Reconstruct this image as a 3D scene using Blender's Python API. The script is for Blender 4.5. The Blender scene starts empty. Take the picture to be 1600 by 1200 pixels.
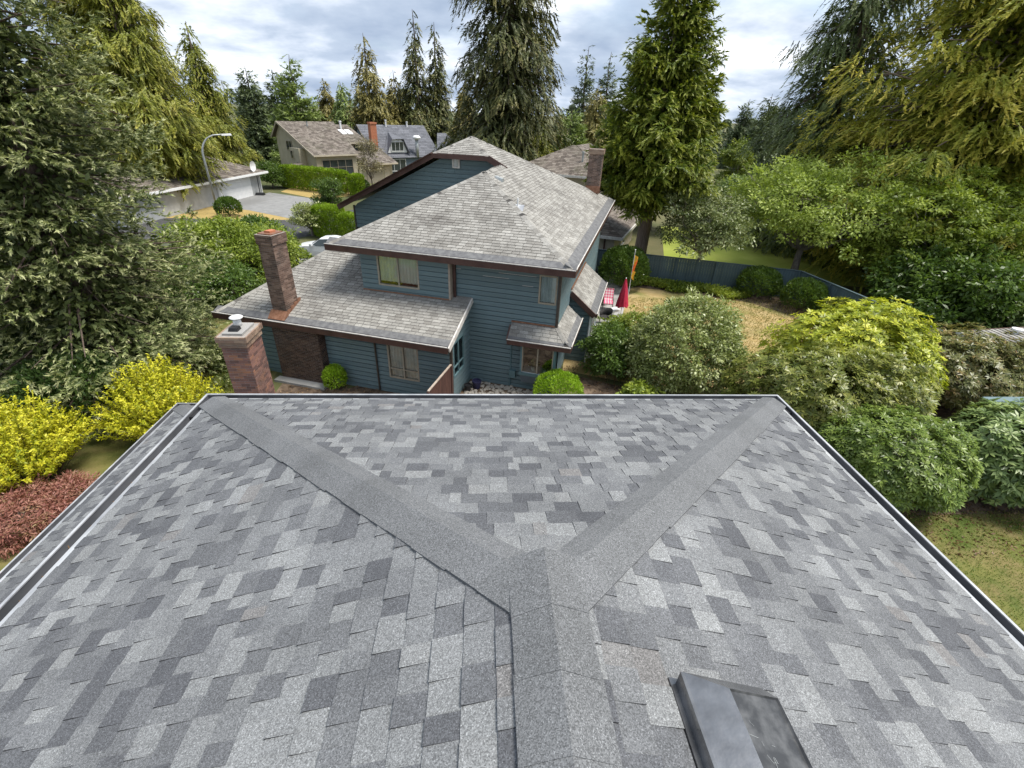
import bpy, math, random
import numpy as np
from mathutils import Vector, Matrix

random.seed(7)
RNG = np.random.default_rng(11)
scene = bpy.context.scene
COL = scene.collection

# ------------------------------------------------------------------ camera
CAM = np.array([-0.27322, -5.40094, 9.667])
FPX = 740.48                                  # focal length in pixels of a 1600 wide frame
yaw, pitch, roll = math.radians(4.1145), math.radians(29.847), math.radians(2.2459)
fw = np.array([math.sin(yaw) * math.cos(pitch), math.cos(yaw) * math.cos(pitch), -math.sin(pitch)])
rt0 = np.array([math.cos(yaw), -math.sin(yaw), 0.0])
up0 = np.cross(rt0, fw)
RT = math.cos(roll) * rt0 + math.sin(roll) * up0
UP = -math.sin(roll) * rt0 + math.cos(roll) * up0
cam_data = bpy.data.cameras.new('camera')
cam = bpy.data.objects.new('camera', cam_data)
COL.objects.link(cam)
M = Matrix(((RT[0], UP[0], -fw[0], CAM[0]), (RT[1], UP[1], -fw[1], CAM[1]), (RT[2], UP[2], -fw[2], CAM[2]), (0, 0, 0, 1)))
cam.matrix_world = M
cam_data.sensor_width = 36.0
cam_data.lens = FPX / 1600 * 36
cam_data.clip_start = 0.05
cam_data.clip_end = 3000
scene.camera = cam

# ------------------------------------------------------------------ sky and sun
SUN_EL, SUN_AZ = math.radians(66), math.radians(98)    # azimuth clockwise from +Y
world = bpy.data.worlds.new('World')
scene.world = world
world.use_nodes = True
nt = world.node_tree
nt.nodes.clear()


def N(tree, kind, **kw):
    n = tree.nodes.new(kind)
    for k, v in kw.items():
        if k.startswith('i_'):
            n.inputs[int(k[2:]) if k[2:].isdigit() else k[2:].replace('_', ' ')].default_value = v
        else:
            setattr(n, k, v)
    return n


def link(tree, a, b):
    tree.links.new(a, b)


def ramp(tree, stops, interp='LINEAR'):
    r = tree.nodes.new('ShaderNodeValToRGB')
    r.color_ramp.interpolation = interp
    els = r.color_ramp.elements
    while len(els) < len(stops):
        els.new(0.5)
    for e, (p, c) in zip(els, stops):
        e.position = p
        e.color = (c, c, c, 1) if isinstance(c, (int, float)) else (*c, 1)
    return r


out = N(nt, 'ShaderNodeOutputWorld')
bg = N(nt, 'ShaderNodeBackground')
bg.inputs[1].default_value = 0.066
link(nt, bg.outputs[0], out.inputs[0])
sky = N(nt, 'ShaderNodeTexSky', sky_type='NISHITA', sun_disc=False, sun_elevation=SUN_EL, sun_rotation=SUN_AZ,
        air_density=1.0, dust_density=2.0, ozone_density=1.0)
tc = N(nt, 'ShaderNodeTexCoord')
sep = N(nt, 'ShaderNodeSeparateXYZ')
link(nt, tc.outputs['Generated'], sep.inputs[0])
zm = N(nt, 'ShaderNodeMath', operation='MAXIMUM')
zm.inputs[1].default_value = 0.0
link(nt, sep.outputs[2], zm.inputs[0])
za = N(nt, 'ShaderNodeMath', operation='ADD')
za.inputs[1].default_value = 0.24
link(nt, zm.outputs[0], za.inputs[0])
dx = N(nt, 'ShaderNodeMath', operation='DIVIDE')
dy = N(nt, 'ShaderNodeMath', operation='DIVIDE')
link(nt, sep.outputs[0], dx.inputs[0]); link(nt, za.outputs[0], dx.inputs[1])
link(nt, sep.outputs[1], dy.inputs[0]); link(nt, za.outputs[0], dy.inputs[1])
cmb = N(nt, 'ShaderNodeCombineXYZ')
link(nt, dx.outputs[0], cmb.inputs[0]); link(nt, dy.outputs[0], cmb.inputs[1])
n1 = N(nt, 'ShaderNodeTexNoise')
n1.inputs['Scale'].default_value = 0.8
n1.inputs['Detail'].default_value = 7
n1.inputs['Roughness'].default_value = 0.52
n1.inputs['Distortion'].default_value = 0.35
link(nt, cmb.outputs[0], n1.inputs['Vector'])
cover = ramp(nt, [(0.27, 0.42), (0.45, 1.0)])         # how much cloud hides the blue
link(nt, n1.outputs[0], cover.inputs[0])
n2 = N(nt, 'ShaderNodeTexNoise')
n2.inputs['Scale'].default_value = 1.15
n2.inputs['Detail'].default_value = 6
n2.inputs['Roughness'].default_value = 0.55
link(nt, cmb.outputs[0], n2.inputs['Vector'])
shade = ramp(nt, [(0.38, (1.85, 2.3, 3.05)), (0.48, (2.5, 2.95, 3.65)), (0.57, (4.0, 4.35, 4.9)), (0.68, (6.6, 6.8, 7.0))])
link(nt, n2.outputs[0], shade.inputs[0])
mixc = N(nt, 'ShaderNodeMix', data_type='RGBA')
link(nt, cover.outputs[0], mixc.inputs[0])
link(nt, sky.outputs[0], mixc.inputs[6])
link(nt, shade.outputs[0], mixc.inputs[7])
link(nt, mixc.outputs[2], bg.inputs[0])

sd = bpy.data.lights.new('sun', 'SUN')
sd.energy = 1.5
sd.angle = math.radians(22)
sd.color = (1.0, 0.955, 0.88)
sun = bpy.data.objects.new('sun', sd)
COL.objects.link(sun)
sdir = Vector((math.sin(SUN_AZ) * math.cos(SUN_EL), math.cos(SUN_AZ) * math.cos(SUN_EL), math.sin(SUN_EL)))
sun.rotation_euler = sdir.to_track_quat('Z', 'Y').to_euler()
sun.location = (30, -10, 40)

vs = scene.view_settings
vs.view_transform = 'Standard'
vs.look = 'None'
vs.exposure = 1.85
vs.gamma = 1.0
vs.use_curve_mapping = False
scene.cycles.max_bounces = 6
scene.cycles.transparent_max_bounces = 8
scene.cycles.use_denoising = True


# ------------------------------------------------------------------ materials
def new_mat(name):
    m = bpy.data.materials.new(name)
    m.use_nodes = True
    t = m.node_tree
    return m, t, t.nodes['Principled BSDF'], t.nodes['Material Output']


def vary(m, amount):
    """each board or plank takes its own slightly lighter or darker coat"""
    t = m.node_tree
    b = t.nodes['Principled BSDF']
    src = b.inputs['Base Color'].links[0].from_socket
    oi = N(t, 'ShaderNodeObjectInfo')
    mr = N(t, 'ShaderNodeMapRange')
    mr.inputs['To Min'].default_value = 1 - amount
    mr.inputs['To Max'].default_value = 1 + amount
    link(t, oi.outputs['Random'], mr.inputs['Value'])
    vm = N(t, 'ShaderNodeVectorMath', operation='SCALE')
    link(t, src, vm.inputs[0]); link(t, mr.outputs[0], vm.inputs['Scale'])
    link(t, vm.outputs[0], b.inputs['Base Color'])


def mat(name, c1, c2=None, scale=4.0, rough=0.75, bump=0.0, bscale=None, metal=0.0, detail=5, lo=0.35, hi=0.65, spec=0.4, stretch=None, c3=None, s3=0.6):
    """two-tone noise coloured surface with optional fine relief and a third blotchy tone (dirt)"""
    m, t, b, o = new_mat(name)
    b.inputs['Roughness'].default_value = rough
    b.inputs['Metallic'].default_value = metal
    b.inputs['Specular IOR Level'].default_value = spec
    co = N(t, 'ShaderNodeTexCoord')
    vec = co.outputs['Object']
    if stretch:
        mp = N(t, 'ShaderNodeMapping')
        mp.inputs['Scale'].default_value = stretch
        link(t, vec, mp.inputs[0])
        vec = mp.outputs[0]
    if c2 is None:
        b.inputs['Base Color'].default_value = (*c1, 1)
    else:
        n = N(t, 'ShaderNodeTexNoise')
        n.inputs['Scale'].default_value = scale
        n.inputs['Detail'].default_value = detail
        n.inputs['Roughness'].default_value = 0.6
        link(t, vec, n.inputs['Vector'])
        r = ramp(t, [(lo, c1), (hi, c2)])
        link(t, n.outputs[0], r.inputs[0])
        colr = r.outputs[0]
        if c3:
            n3 = N(t, 'ShaderNodeTexNoise')
            n3.inputs['Scale'].default_value = s3
            n3.inputs['Detail'].default_value = 4
            link(t, vec, n3.inputs['Vector'])
            r3 = ramp(t, [(0.45, 0.0), (0.65, 0.8)])
            link(t, n3.outputs[0], r3.inputs[0])
            mx = N(t, 'ShaderNodeMix', data_type='RGBA')
            link(t, r3.outputs[0], mx.inputs[0])
            link(t, colr, mx.inputs[6])
            mx.inputs[7].default_value = (*c3, 1)
            colr = mx.outputs[2]
        link(t, colr, b.inputs['Base Color'])
    if bump:
        nb = N(t, 'ShaderNodeTexNoise')
        nb.inputs['Scale'].default_value = bscale or scale * 4
        nb.inputs['Detail'].default_value = 4
        link(t, vec, nb.inputs['Vector'])
        bp = N(t, 'ShaderNodeBump')
        bp.inputs['Strength'].default_value = bump
        bp.inputs['Distance'].default_value = 0.02
        link(t, nb.outputs[0], bp.inputs['Height'])
        link(t, bp.outputs[0], b.inputs['Normal'])
    return m


def shingle_mat(name, stops, speck=0.35, gscale=260, dirt=None, rough=0.85):
    """asphalt shingle: tone from the 'tint' of each piece, granules from fine cells"""
    m, t, b, o = new_mat(name)
    b.inputs['Roughness'].default_value = rough
    b.inputs['Specular IOR Level'].default_value = 0.35
    at = N(t, 'ShaderNodeAttribute', attribute_name='tint')
    r = ramp(t, stops)
    link(t, at.outputs['Fac'], r.inputs[0])
    geo = N(t, 'ShaderNodeNewGeometry')
    vo = N(t, 'ShaderNodeTexVoronoi', feature='F1')
    vo.inputs['Scale'].default_value = gscale
    link(t, geo.outputs['Position'], vo.inputs['Vector'])
    sp = N(t, 'ShaderNodeSeparateColor')
    link(t, vo.outputs['Color'], sp.inputs[0])
    mr = N(t, 'ShaderNodeMapRange')
    mr.inputs['To Min'].default_value = 1 - speck
    mr.inputs['To Max'].default_value = 1 + speck
    link(t, sp.outputs[0], mr.inputs['Value'])
    # rare pale granules
    gt = N(t, 'ShaderNodeMath', operation='GREATER_THAN')
    gt.inputs[1].default_value = 0.93
    link(t, sp.outputs[1], gt.inputs[0])
    ma = N(t, 'ShaderNodeMath', operation='MULTIPLY_ADD')
    ma.inputs[1].default_value = 0.7
    link(t, gt.outputs[0], ma.inputs[0])
    link(t, mr.outputs[0], ma.inputs[2])
    # broad weathering
    n = N(t, 'ShaderNodeTexNoise')
    n.inputs['Scale'].default_value = 1.7
    n.inputs['Detail'].default_value = 6
    link(t, geo.outputs['Position'], n.inputs['Vector'])
    mr2 = N(t, 'ShaderNodeMapRange')
    mr2.inputs['From Min'].default_value = 0.3
    mr2.inputs['From Max'].default_value = 0.7
    mr2.inputs['To Min'].default_value = 0.86
    mr2.inputs['To Max'].default_value = 1.12
    link(t, n.outputs[0], mr2.inputs['Value'])
    mm = N(t, 'ShaderNodeMath', operation='MULTIPLY')
    link(t, ma.outputs[0], mm.inputs[0]); link(t, mr2.outputs[0], mm.inputs[1])
    vm = N(t, 'ShaderNodeVectorMath', operation='SCALE')
    link(t, r.outputs[0], vm.inputs[0]); link(t, mm.outputs[0], vm.inputs['Scale'])
    col = vm.outputs[0]
    if dirt:
        n3 = N(t, 'ShaderNodeTexNoise')
        n3.inputs['Scale'].default_value = dirt[1]
        n3.inputs['Detail'].default_value = 7
        n3.inputs['Roughness'].default_value = 0.65
        link(t, geo.outputs['Position'], n3.inputs['Vector'])
        r3 = ramp(t, [(0.5, 0.0), (0.72, dirt[2])])
        link(t, n3.outputs[0], r3.inputs[0])
        mx = N(t, 'ShaderNodeMix', data_type='RGBA')
        link(t, r3.outputs[0], mx.inputs[0])
        link(t, col, mx.inputs[6])
        mx.inputs[7].default_value = (*dirt[0], 1)
        col = mx.outputs[2]
    link(t, col, b.inputs['Base Color'])
    bp = N(t, 'ShaderNodeBump')
    bp.inputs['Strength'].default_value = 0.35
    bp.inputs['Distance'].default_value = 0.002
    link(t, sp.outputs[2], bp.inputs['Height'])
    link(t, bp.outputs[0], b.inputs['Normal'])
    return m


def leaf_mat(name, stops, rough=0.5, trans=0.28, spec=0.35):
    m, t, b, o = new_mat(name)
    b.inputs['Roughness'].default_value = rough
    b.inputs['Specular IOR Level'].default_value = spec
    at = N(t, 'ShaderNodeAttribute', attribute_name='tint')
    r = ramp(t, stops)
    link(t, at.outputs['Fac'], r.inputs[0])
    link(t, r.outputs[0], b.inputs['Base Color'])
    tr = N(t, 'ShaderNodeBsdfTranslucent')
    sc = N(t, 'ShaderNodeVectorMath', operation='MULTIPLY')
    sc.inputs[1].default_value = (1.3, 1.35, 0.7)
    link(t, r.outputs[0], sc.inputs[0])
    link(t, sc.outputs[0], tr.inputs[0])
    mx = N(t, 'ShaderNodeMixShader')
    mx.inputs[0].default_value = trans
    link(t, b.outputs[0], mx.inputs[1]); link(t, tr.outputs[0], mx.inputs[2])
    link(t, mx.outputs[0], o.inputs[0])
    return m


def glass_mat(name, see=0.55, tint=(0.9, 0.95, 0.95)):
    m, t, b, o = new_mat(name)
    t.nodes.remove(b)
    tp = N(t, 'ShaderNodeBsdfTransparent')
    tp.inputs[0].default_value = (*tint, 1)
    gl = N(t, 'ShaderNodeBsdfGlossy')
    gl.inputs['Roughness'].default_value = 0.03
    fr = N(t, 'ShaderNodeFresnel')
    fr.inputs[0].default_value = 1.5
    ad = N(t, 'ShaderNodeMath', operation='ADD')
    ad.inputs[1].default_value = 1 - see - 0.4 if see < 0.6 else 0.02
    link(t, fr.outputs[0], ad.inputs[0])
    mx = N(t, 'ShaderNodeMixShader')
    link(t, ad.outputs[0], mx.inputs[0])
    link(t, tp.outputs[0], mx.inputs[1]); link(t, gl.outputs[0], mx.inputs[2])
    link(t, mx.outputs[0], o.inputs[0])
    return m


def brick_mat(name, stops, dirt=(0.05, 0.045, 0.04), amount=0.6):
    m, t, b, o = new_mat(name)
    b.inputs['Roughness'].default_value = 0.9
    at = N(t, 'ShaderNodeAttribute', attribute_name='tint')
    r = ramp(t, stops)
    link(t, at.outputs['Fac'], r.inputs[0])
    geo = N(t, 'ShaderNodeNewGeometry')
    n = N(t, 'ShaderNodeTexNoise')
    n.inputs['Scale'].default_value = 1.6
    n.inputs['Detail'].default_value = 6
    link(t, geo.outputs['Position'], n.inputs['Vector'])
    r3 = ramp(t, [(0.46, 0.0), (0.68, amount)])
    link(t, n.outputs[0], r3.inputs[0])
    mx = N(t, 'ShaderNodeMix', data_type='RGBA')
    link(t, r3.outputs[0], mx.inputs[0])
    link(t, r.outputs[0], mx.inputs[6])
    mx.inputs[7].default_value = (*dirt, 1)
    n2 = N(t, 'ShaderNodeTexNoise')
    n2.inputs['Scale'].default_value = 60
    link(t, geo.outputs['Position'], n2.inputs['Vector'])
    bp = N(t, 'ShaderNodeBump')
    bp.inputs['Strength'].default_value = 0.4
    bp.inputs['Distance'].default_value = 0.004
    link(t, n2.outputs[0], bp.inputs['Height'])
    link(t, bp.outputs[0], b.inputs['Normal'])
    link(t, mx.outputs[2], b.inputs['Base Color'])
    return m


MT = {}
MT['shingle_new'] = shingle_mat('new_grey_shingle', [(0.0, (0.03, 0.031, 0.034)), (0.14, (0.08, 0.083, 0.091)), (0.4, (0.118, 0.122, 0.129)), (0.65, (0.156, 0.161, 0.166)), (0.88, (0.205, 0.211, 0.213)), (1.0, (0.155, 0.15, 0.148))], speck=0.42, gscale=240)
MT['cap_new'] = shingle_mat('ridge_cap_shingle', [(0.0, (0.122, 0.126, 0.13)), (1.0, (0.136, 0.14, 0.145))], speck=0.45, gscale=240)
MT['shingle_old'] = shingle_mat('weathered_shingle', [(0.0, (0.035, 0.032, 0.03)), (0.14, (0.2, 0.19, 0.172)), (0.5, (0.255, 0.245, 0.224)), (1.0, (0.32, 0.31, 0.285))], speck=0.25, gscale=120, dirt=((0.075, 0.067, 0.06), 0.8, 0.6))
MT['shake'] = shingle_mat('old_cedar_shake', [(0.0, (0.03, 0.024, 0.02)), (0.14, (0.085, 0.07, 0.058)), (0.5, (0.15, 0.125, 0.105)), (1.0, (0.23, 0.2, 0.17))], speck=0.25, gscale=60, dirt=((0.06, 0.065, 0.03), 0.5, 0.5))
MT['slate'] = shingle_mat('grey_metal_tile', [(0.0, (0.04, 0.042, 0.05)), (0.14, (0.1, 0.105, 0.12)), (1.0, (0.15, 0.155, 0.175))], speck=0.15, gscale=40)
MT['guard'] = mat('gutter_guard_grey', (0.1, 0.1, 0.105), (0.17, 0.17, 0.17), 6, 0.7, 0.2)
MT['teal'] = mat('teal_paint', (0.12, 0.18, 0.197), (0.148, 0.215, 0.234), 3.0, 0.6, 0.25, 40, stretch=(1, 1, 6), c3=(0.14, 0.188, 0.198), s3=0.5)
MT['teal_trim'] = mat('teal_trim_paint', (0.09, 0.16, 0.18), (0.12, 0.2, 0.215), 4, 0.6)
MT['brown'] = mat('brown_fascia_paint', (0.065, 0.032, 0.026), (0.1, 0.052, 0.042), 2.5, 0.55, 0.1, 30)
MT['lip'] = mat('pale_gutter_lip', (0.5, 0.46, 0.42), (0.7, 0.68, 0.64), 5, 0.5)
MT['gutter'] = mat('dark_gutter_metal', (0.035, 0.037, 0.042), (0.085, 0.088, 0.095), 2.0, 0.35, metal=0.3)
MT['gutter_in'] = mat('gutter_trough_metal', (0.1, 0.105, 0.115), (0.2, 0.205, 0.22), 1.6, 0.4, metal=0.3)
MT['galv'] = mat('pale_drip_edge_metal', (0.3, 0.31, 0.33), (0.58, 0.59, 0.6), 2.2, 0.4, metal=0.3)
MT['black'] = mat('black_plastic', (0.012, 0.012, 0.014), (0.03, 0.03, 0.032), 12, 0.45, 0.1, 60)
MT['vent'] = mat('scuffed_black_vent', (0.18, 0.182, 0.186), (0.32, 0.322, 0.328), 6, 0.24, 0.1, 14, metal=0.85)
MT['vent_panel'] = mat('dull_scuffed_vent_top', (0.035, 0.036, 0.038), (0.12, 0.122, 0.124), 11, 0.35, 0.12, 20, lo=.42, hi=.72, spec=0.6)
MT['copper'] = mat('copper_flashing', (0.2, 0.09, 0.05), (0.32, 0.17, 0.11), 8, 0.5, metal=0.3)
MT['mortar'] = mat('grey_mortar', (0.24, 0.22, 0.2), (0.34, 0.31, 0.28), 12, 0.95)
MT['brick_red'] = brick_mat('red_brick', [(0.0, (0.12, 0.065, 0.055)), (0.4, (0.2, 0.1, 0.08)), (0.75, (0.25, 0.13, 0.1)), (1.0, (0.3, 0.14, 0.08))], amount=0.5)
MT['brick_cap'] = brick_mat('pale_brick', [(0.0, (0.22, 0.14, 0.1)), (1.0, (0.34, 0.24, 0.17))], amount=0.35)
MT['brick_brown'] = brick_mat('brown_brick', [(0.0, (0.09, 0.055, 0.04)), (0.5, (0.16, 0.1, 0.075)), (1.0, (0.25, 0.17, 0.13))], amount=0.5)
MT['brick_dark'] = brick_mat('dark_brown_brick', [(0.0, (0.045, 0.025, 0.018)), (0.5, (0.075, 0.042, 0.03)), (1.0, (0.125, 0.075, 0.05))], amount=0.4)
MT['brick_orange'] = mat('orange_brick', (0.35, 0.12, 0.06), (0.5, 0.2, 0.11), 6, 0.9)
MT['beige'] = mat('beige_stucco', (0.38, 0.345, 0.255), (0.45, 0.41, 0.31), 1.5, 0.9)
MT['beige2'] = mat('warm_beige_siding', (0.42, 0.37, 0.29), (0.5, 0.45, 0.36), 2, 0.9)
MT['greywall'] = mat('pale_grey_siding', (0.4, 0.41, 0.41), (0.48, 0.49, 0.49), 2, 0.85)
MT['bluegrey'] = mat('blue_grey_siding', (0.12, 0.155, 0.19), (0.16, 0.2, 0.24), 2, 0.8)
MT['white'] = mat('white_paint', (0.74, 0.75, 0.75), (0.82, 0.82, 0.82), 3, 0.55)
MT['frame_dark'] = mat('dark_bronze_frame', (0.05, 0.042, 0.035), (0.08, 0.068, 0.058), 10, 0.5)
MT['frame_tan'] = mat('tan_window_frame', (0.3, 0.26, 0.2), (0.36, 0.32, 0.25), 10, 0.5)
MT['curtain_y'] = mat('pale_yellow_blind', (0.8, 0.76, 0.6), (0.85, 0.82, 0.7), 3, 0.9)
MT['curtain_w'] = mat('grey_white_curtain', (0.5, 0.53, 0.51), (0.68, 0.7, 0.68), 3, 0.9)
MT['dark_in'] = mat('dark_room', (0.012, 0.013, 0.014), (0.02, 0.02, 0.02), 2, 0.9)
MT['glass'] = glass_mat('window_glass')
MT['glass_dark'] = mat('dark_glass', (0.03, 0.04, 0.04), (0.05, 0.06, 0.06), 1, 0.06, spec=0.8)
MT['concrete'] = mat('pale_concrete', (0.3, 0.295, 0.285), (0.4, 0.39, 0.375), 1.2, 0.9, 0.2, 30, c3=(0.22, 0.215, 0.2), s3=0.25)
MT['asphalt'] = mat('grey_drive', (0.2, 0.2, 0.2), (0.27, 0.27, 0.265), 1.5, 0.9, 0.2, 60, c3=(0.17, 0.17, 0.165), s3=0.2)
MT['road'] = mat('road_asphalt', (0.05, 0.05, 0.052), (0.075, 0.075, 0.075), 2, 0.9, 0.2, 60)
MT['soil'] = mat('dark_garden_soil', (0.05, 0.032, 0.022), (0.13, 0.09, 0.06), 4, 0.95, 0.7, 25, c3=(0.22, 0.16, 0.11), s3=2)
MT['lawn_dry'] = mat('sunburnt_lawn', (0.36, 0.26, 0.11), (0.21, 0.2, 0.06), 0.55, 0.95, 0.5, 30, lo=0.44, hi=0.66, c3=(0.42, 0.32, 0.16), s3=1.4)
MT['lawn_gold'] = mat('golden_dry_lawn', (0.4, 0.29, 0.11), (0.33, 0.24, 0.08), 0.6, 0.95, 0.4, 30)
MT['lawn_green'] = mat('patchy_green_lawn', (0.07, 0.1, 0.016), (0.17, 0.16, 0.045), 0.7, 0.95, 0.5, 30, lo=0.42, hi=0.68, c3=(0.2, 0.155, 0.065), s3=1.1)
MT['lawn_bright'] = mat('bright_green_lawn', (0.3, 0.36, 0.05), (0.38, 0.42, 0.08), 0.6, 0.95)
MT['ground'] = mat('mixed_ground', (0.07, 0.085, 0.025), (0.16, 0.14, 0.065), 0.15, 0.95, 0.4, 12, c3=(0.05, 0.065, 0.02), s3=0.05)
MT['bark_brown'] = mat('brown_bark', (0.07, 0.05, 0.038), (0.16, 0.12, 0.095), 6, 0.95, 0.8, 14, stretch=(3, 3, 0.6))
MT['bark_grey'] = mat('grey_bark', (0.13, 0.11, 0.095), (0.26, 0.225, 0.195), 5, 0.95, 0.7, 14, stretch=(3, 3, 0.7))
MT['bark_cedar'] = mat('stringy_cedar_bark', (0.17, 0.12, 0.09), (0.32, 0.25, 0.2), 5, 0.95, 0.8, 16, stretch=(5, 5, 0.4))
MT['fence'] = mat('teal_fence_paint', (0.06, 0.095, 0.11), (0.095, 0.14, 0.155), 3, 0.75, 0.3, 25, stretch=(4, 4, 0.6))
MT['wood_brown'] = mat('stained_gate_wood', (0.065, 0.03, 0.024), (0.11, 0.055, 0.042), 4, 0.7, 0.3, 20, stretch=(4, 4, 0.6))
MT['wood_pale'] = mat('bare_weathered_wood', (0.3, 0.24, 0.19), (0.42, 0.35, 0.29), 8, 0.85)
MT['steel'] = mat('galvanised_steel', (0.33, 0.35, 0.35), (0.45, 0.47, 0.46), 4, 0.45, metal=0.5)
MT['red'] = mat('crimson_canvas', (0.4, 0.012, 0.045), (0.5, 0.03, 0.07), 6, 0.8)
MT['orange'] = mat('orange_flag_cloth', (0.75, 0.13, 0.02), (0.8, 0.18, 0.03), 5, 0.8)
MT['yellow'] = mat('yellow_flag_cloth', (0.75, 0.4, 0.03), (0.8, 0.48, 0.05), 5, 0.8)
MT['wicker'] = mat('dark_wicker', (0.022, 0.02, 0.02), (0.05, 0.046, 0.045), 60, 0.7, 0.6, 90)
MT['pot_blue'] = mat('dark_blue_glazed_pot', (0.022, 0.022, 0.06), (0.04, 0.04, 0.09), 6, 0.3)
MT['stone'] = mat('garden_stone', (0.28, 0.25, 0.21), (0.42, 0.38, 0.33), 7, 0.95, 0.4)
MT['carpaint'] = mat('white_car_paint', (0.72, 0.74, 0.76), None, rough=0.2, spec=0.6)
MT['rubber'] = mat('tyre_rubber', (0.018, 0.018, 0.018), (0.03, 0.03, 0.03), 20, 0.85)
MT['fan_white'] = mat('white_plastic', (0.72, 0.72, 0.71), (0.8, 0.8, 0.8), 4, 0.4)


def gingham():
    m, t, b, o = new_mat('pink_checked_cushion')
    b.inputs['Roughness'].default_value = 0.9
    co = N(t, 'ShaderNodeTexCoord')
    cols = []
    for ax in ('X', 'Z'):
        w = N(t, 'ShaderNodeTexWave', wave_type='BANDS', bands_direction=ax)
        w.inputs['Scale'].default_value = 2.2
        link(t, co.outputs['Object'], w.inputs['Vector'])
        g = N(t, 'ShaderNodeMath', operation='GREATER_THAN')
        g.inputs[1].default_value = 0.5
        link(t, w.outputs['Fac'], g.inputs[0])
        cols.append(g.outputs[0])
    a = N(t, 'ShaderNodeMath', operation='ADD')
    link(t, cols[0], a.inputs[0]); link(t, cols[1], a.inputs[1])
    h = N(t, 'ShaderNodeMath', operation='MULTIPLY')
    h.inputs[1].default_value = 0.5
    link(t, a.outputs[0], h.inputs[0])
    r = ramp(t, [(0.0, (0.78, 0.72, 0.72)), (0.5, (0.75, 0.38, 0.42)), (1.0, (0.68, 0.1, 0.2))], 'CONSTANT')
    r.color_ramp.elements[1].position = 0.3
    r.color_ramp.elements[2].position = 0.8
    link(t, h.outputs[0], r.inputs[0])
    link(t, r.outputs[0], b.inputs['Base Color'])
    return m


MT['gingham'] = gingham()

for k_, a_ in (('teal', .09), ('fence', .14), ('wood_brown', .15)):
    vary(MT[k_], a_)


# ------------------------------------------------------------------ helpers
def tag(o, label=None, cat=None, group=None, kind=None):
    if label: o['label'] = label
    if cat: o['category'] = cat
    if group: o['group'] = group
    if kind: o['kind'] = kind
    return o


def thing(name, label, cat, loc=(0, 0, 0), rotz=0.0, group=None):
    o = bpy.data.objects.new(name, None)
    o.empty_display_size = 0.2
    COL.objects.link(o)
    o.location = loc
    o.rotation_euler = (0, 0, rotz)
    return tag(o, label, cat, group)


def place(name, mesh, parent=None, loc=None, rot=None):
    o = bpy.data.objects.new(name, mesh)
    COL.objects.link(o)
    if parent is not None:
        o.parent = parent
    if loc is not None:
        o.location = loc
    if rot is not None:
        o.rotation_euler = rot
    return o


def raw_mesh(name, verts, faces, mats, smooth=False, mi=None, tint=None):
    me = bpy.data.meshes.new(name)
    me.from_pydata([tuple(map(float, v)) for v in verts], [], faces)
    for m in (mats if isinstance(mats, (list, tuple)) else [mats]):
        me.materials.append(m)
    if mi is not None:
        me.polygons.foreach_set('material_index', mi)
    if tint is not None:
        a = me.attributes.new('tint', 'FLOAT', 'FACE')
        a.data.foreach_set('value', np.asarray(tint, dtype=np.float32))
    if smooth:
        me.polygons.foreach_set('use_smooth', [True] * len(me.polygons))
    me.update()
    return me


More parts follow.
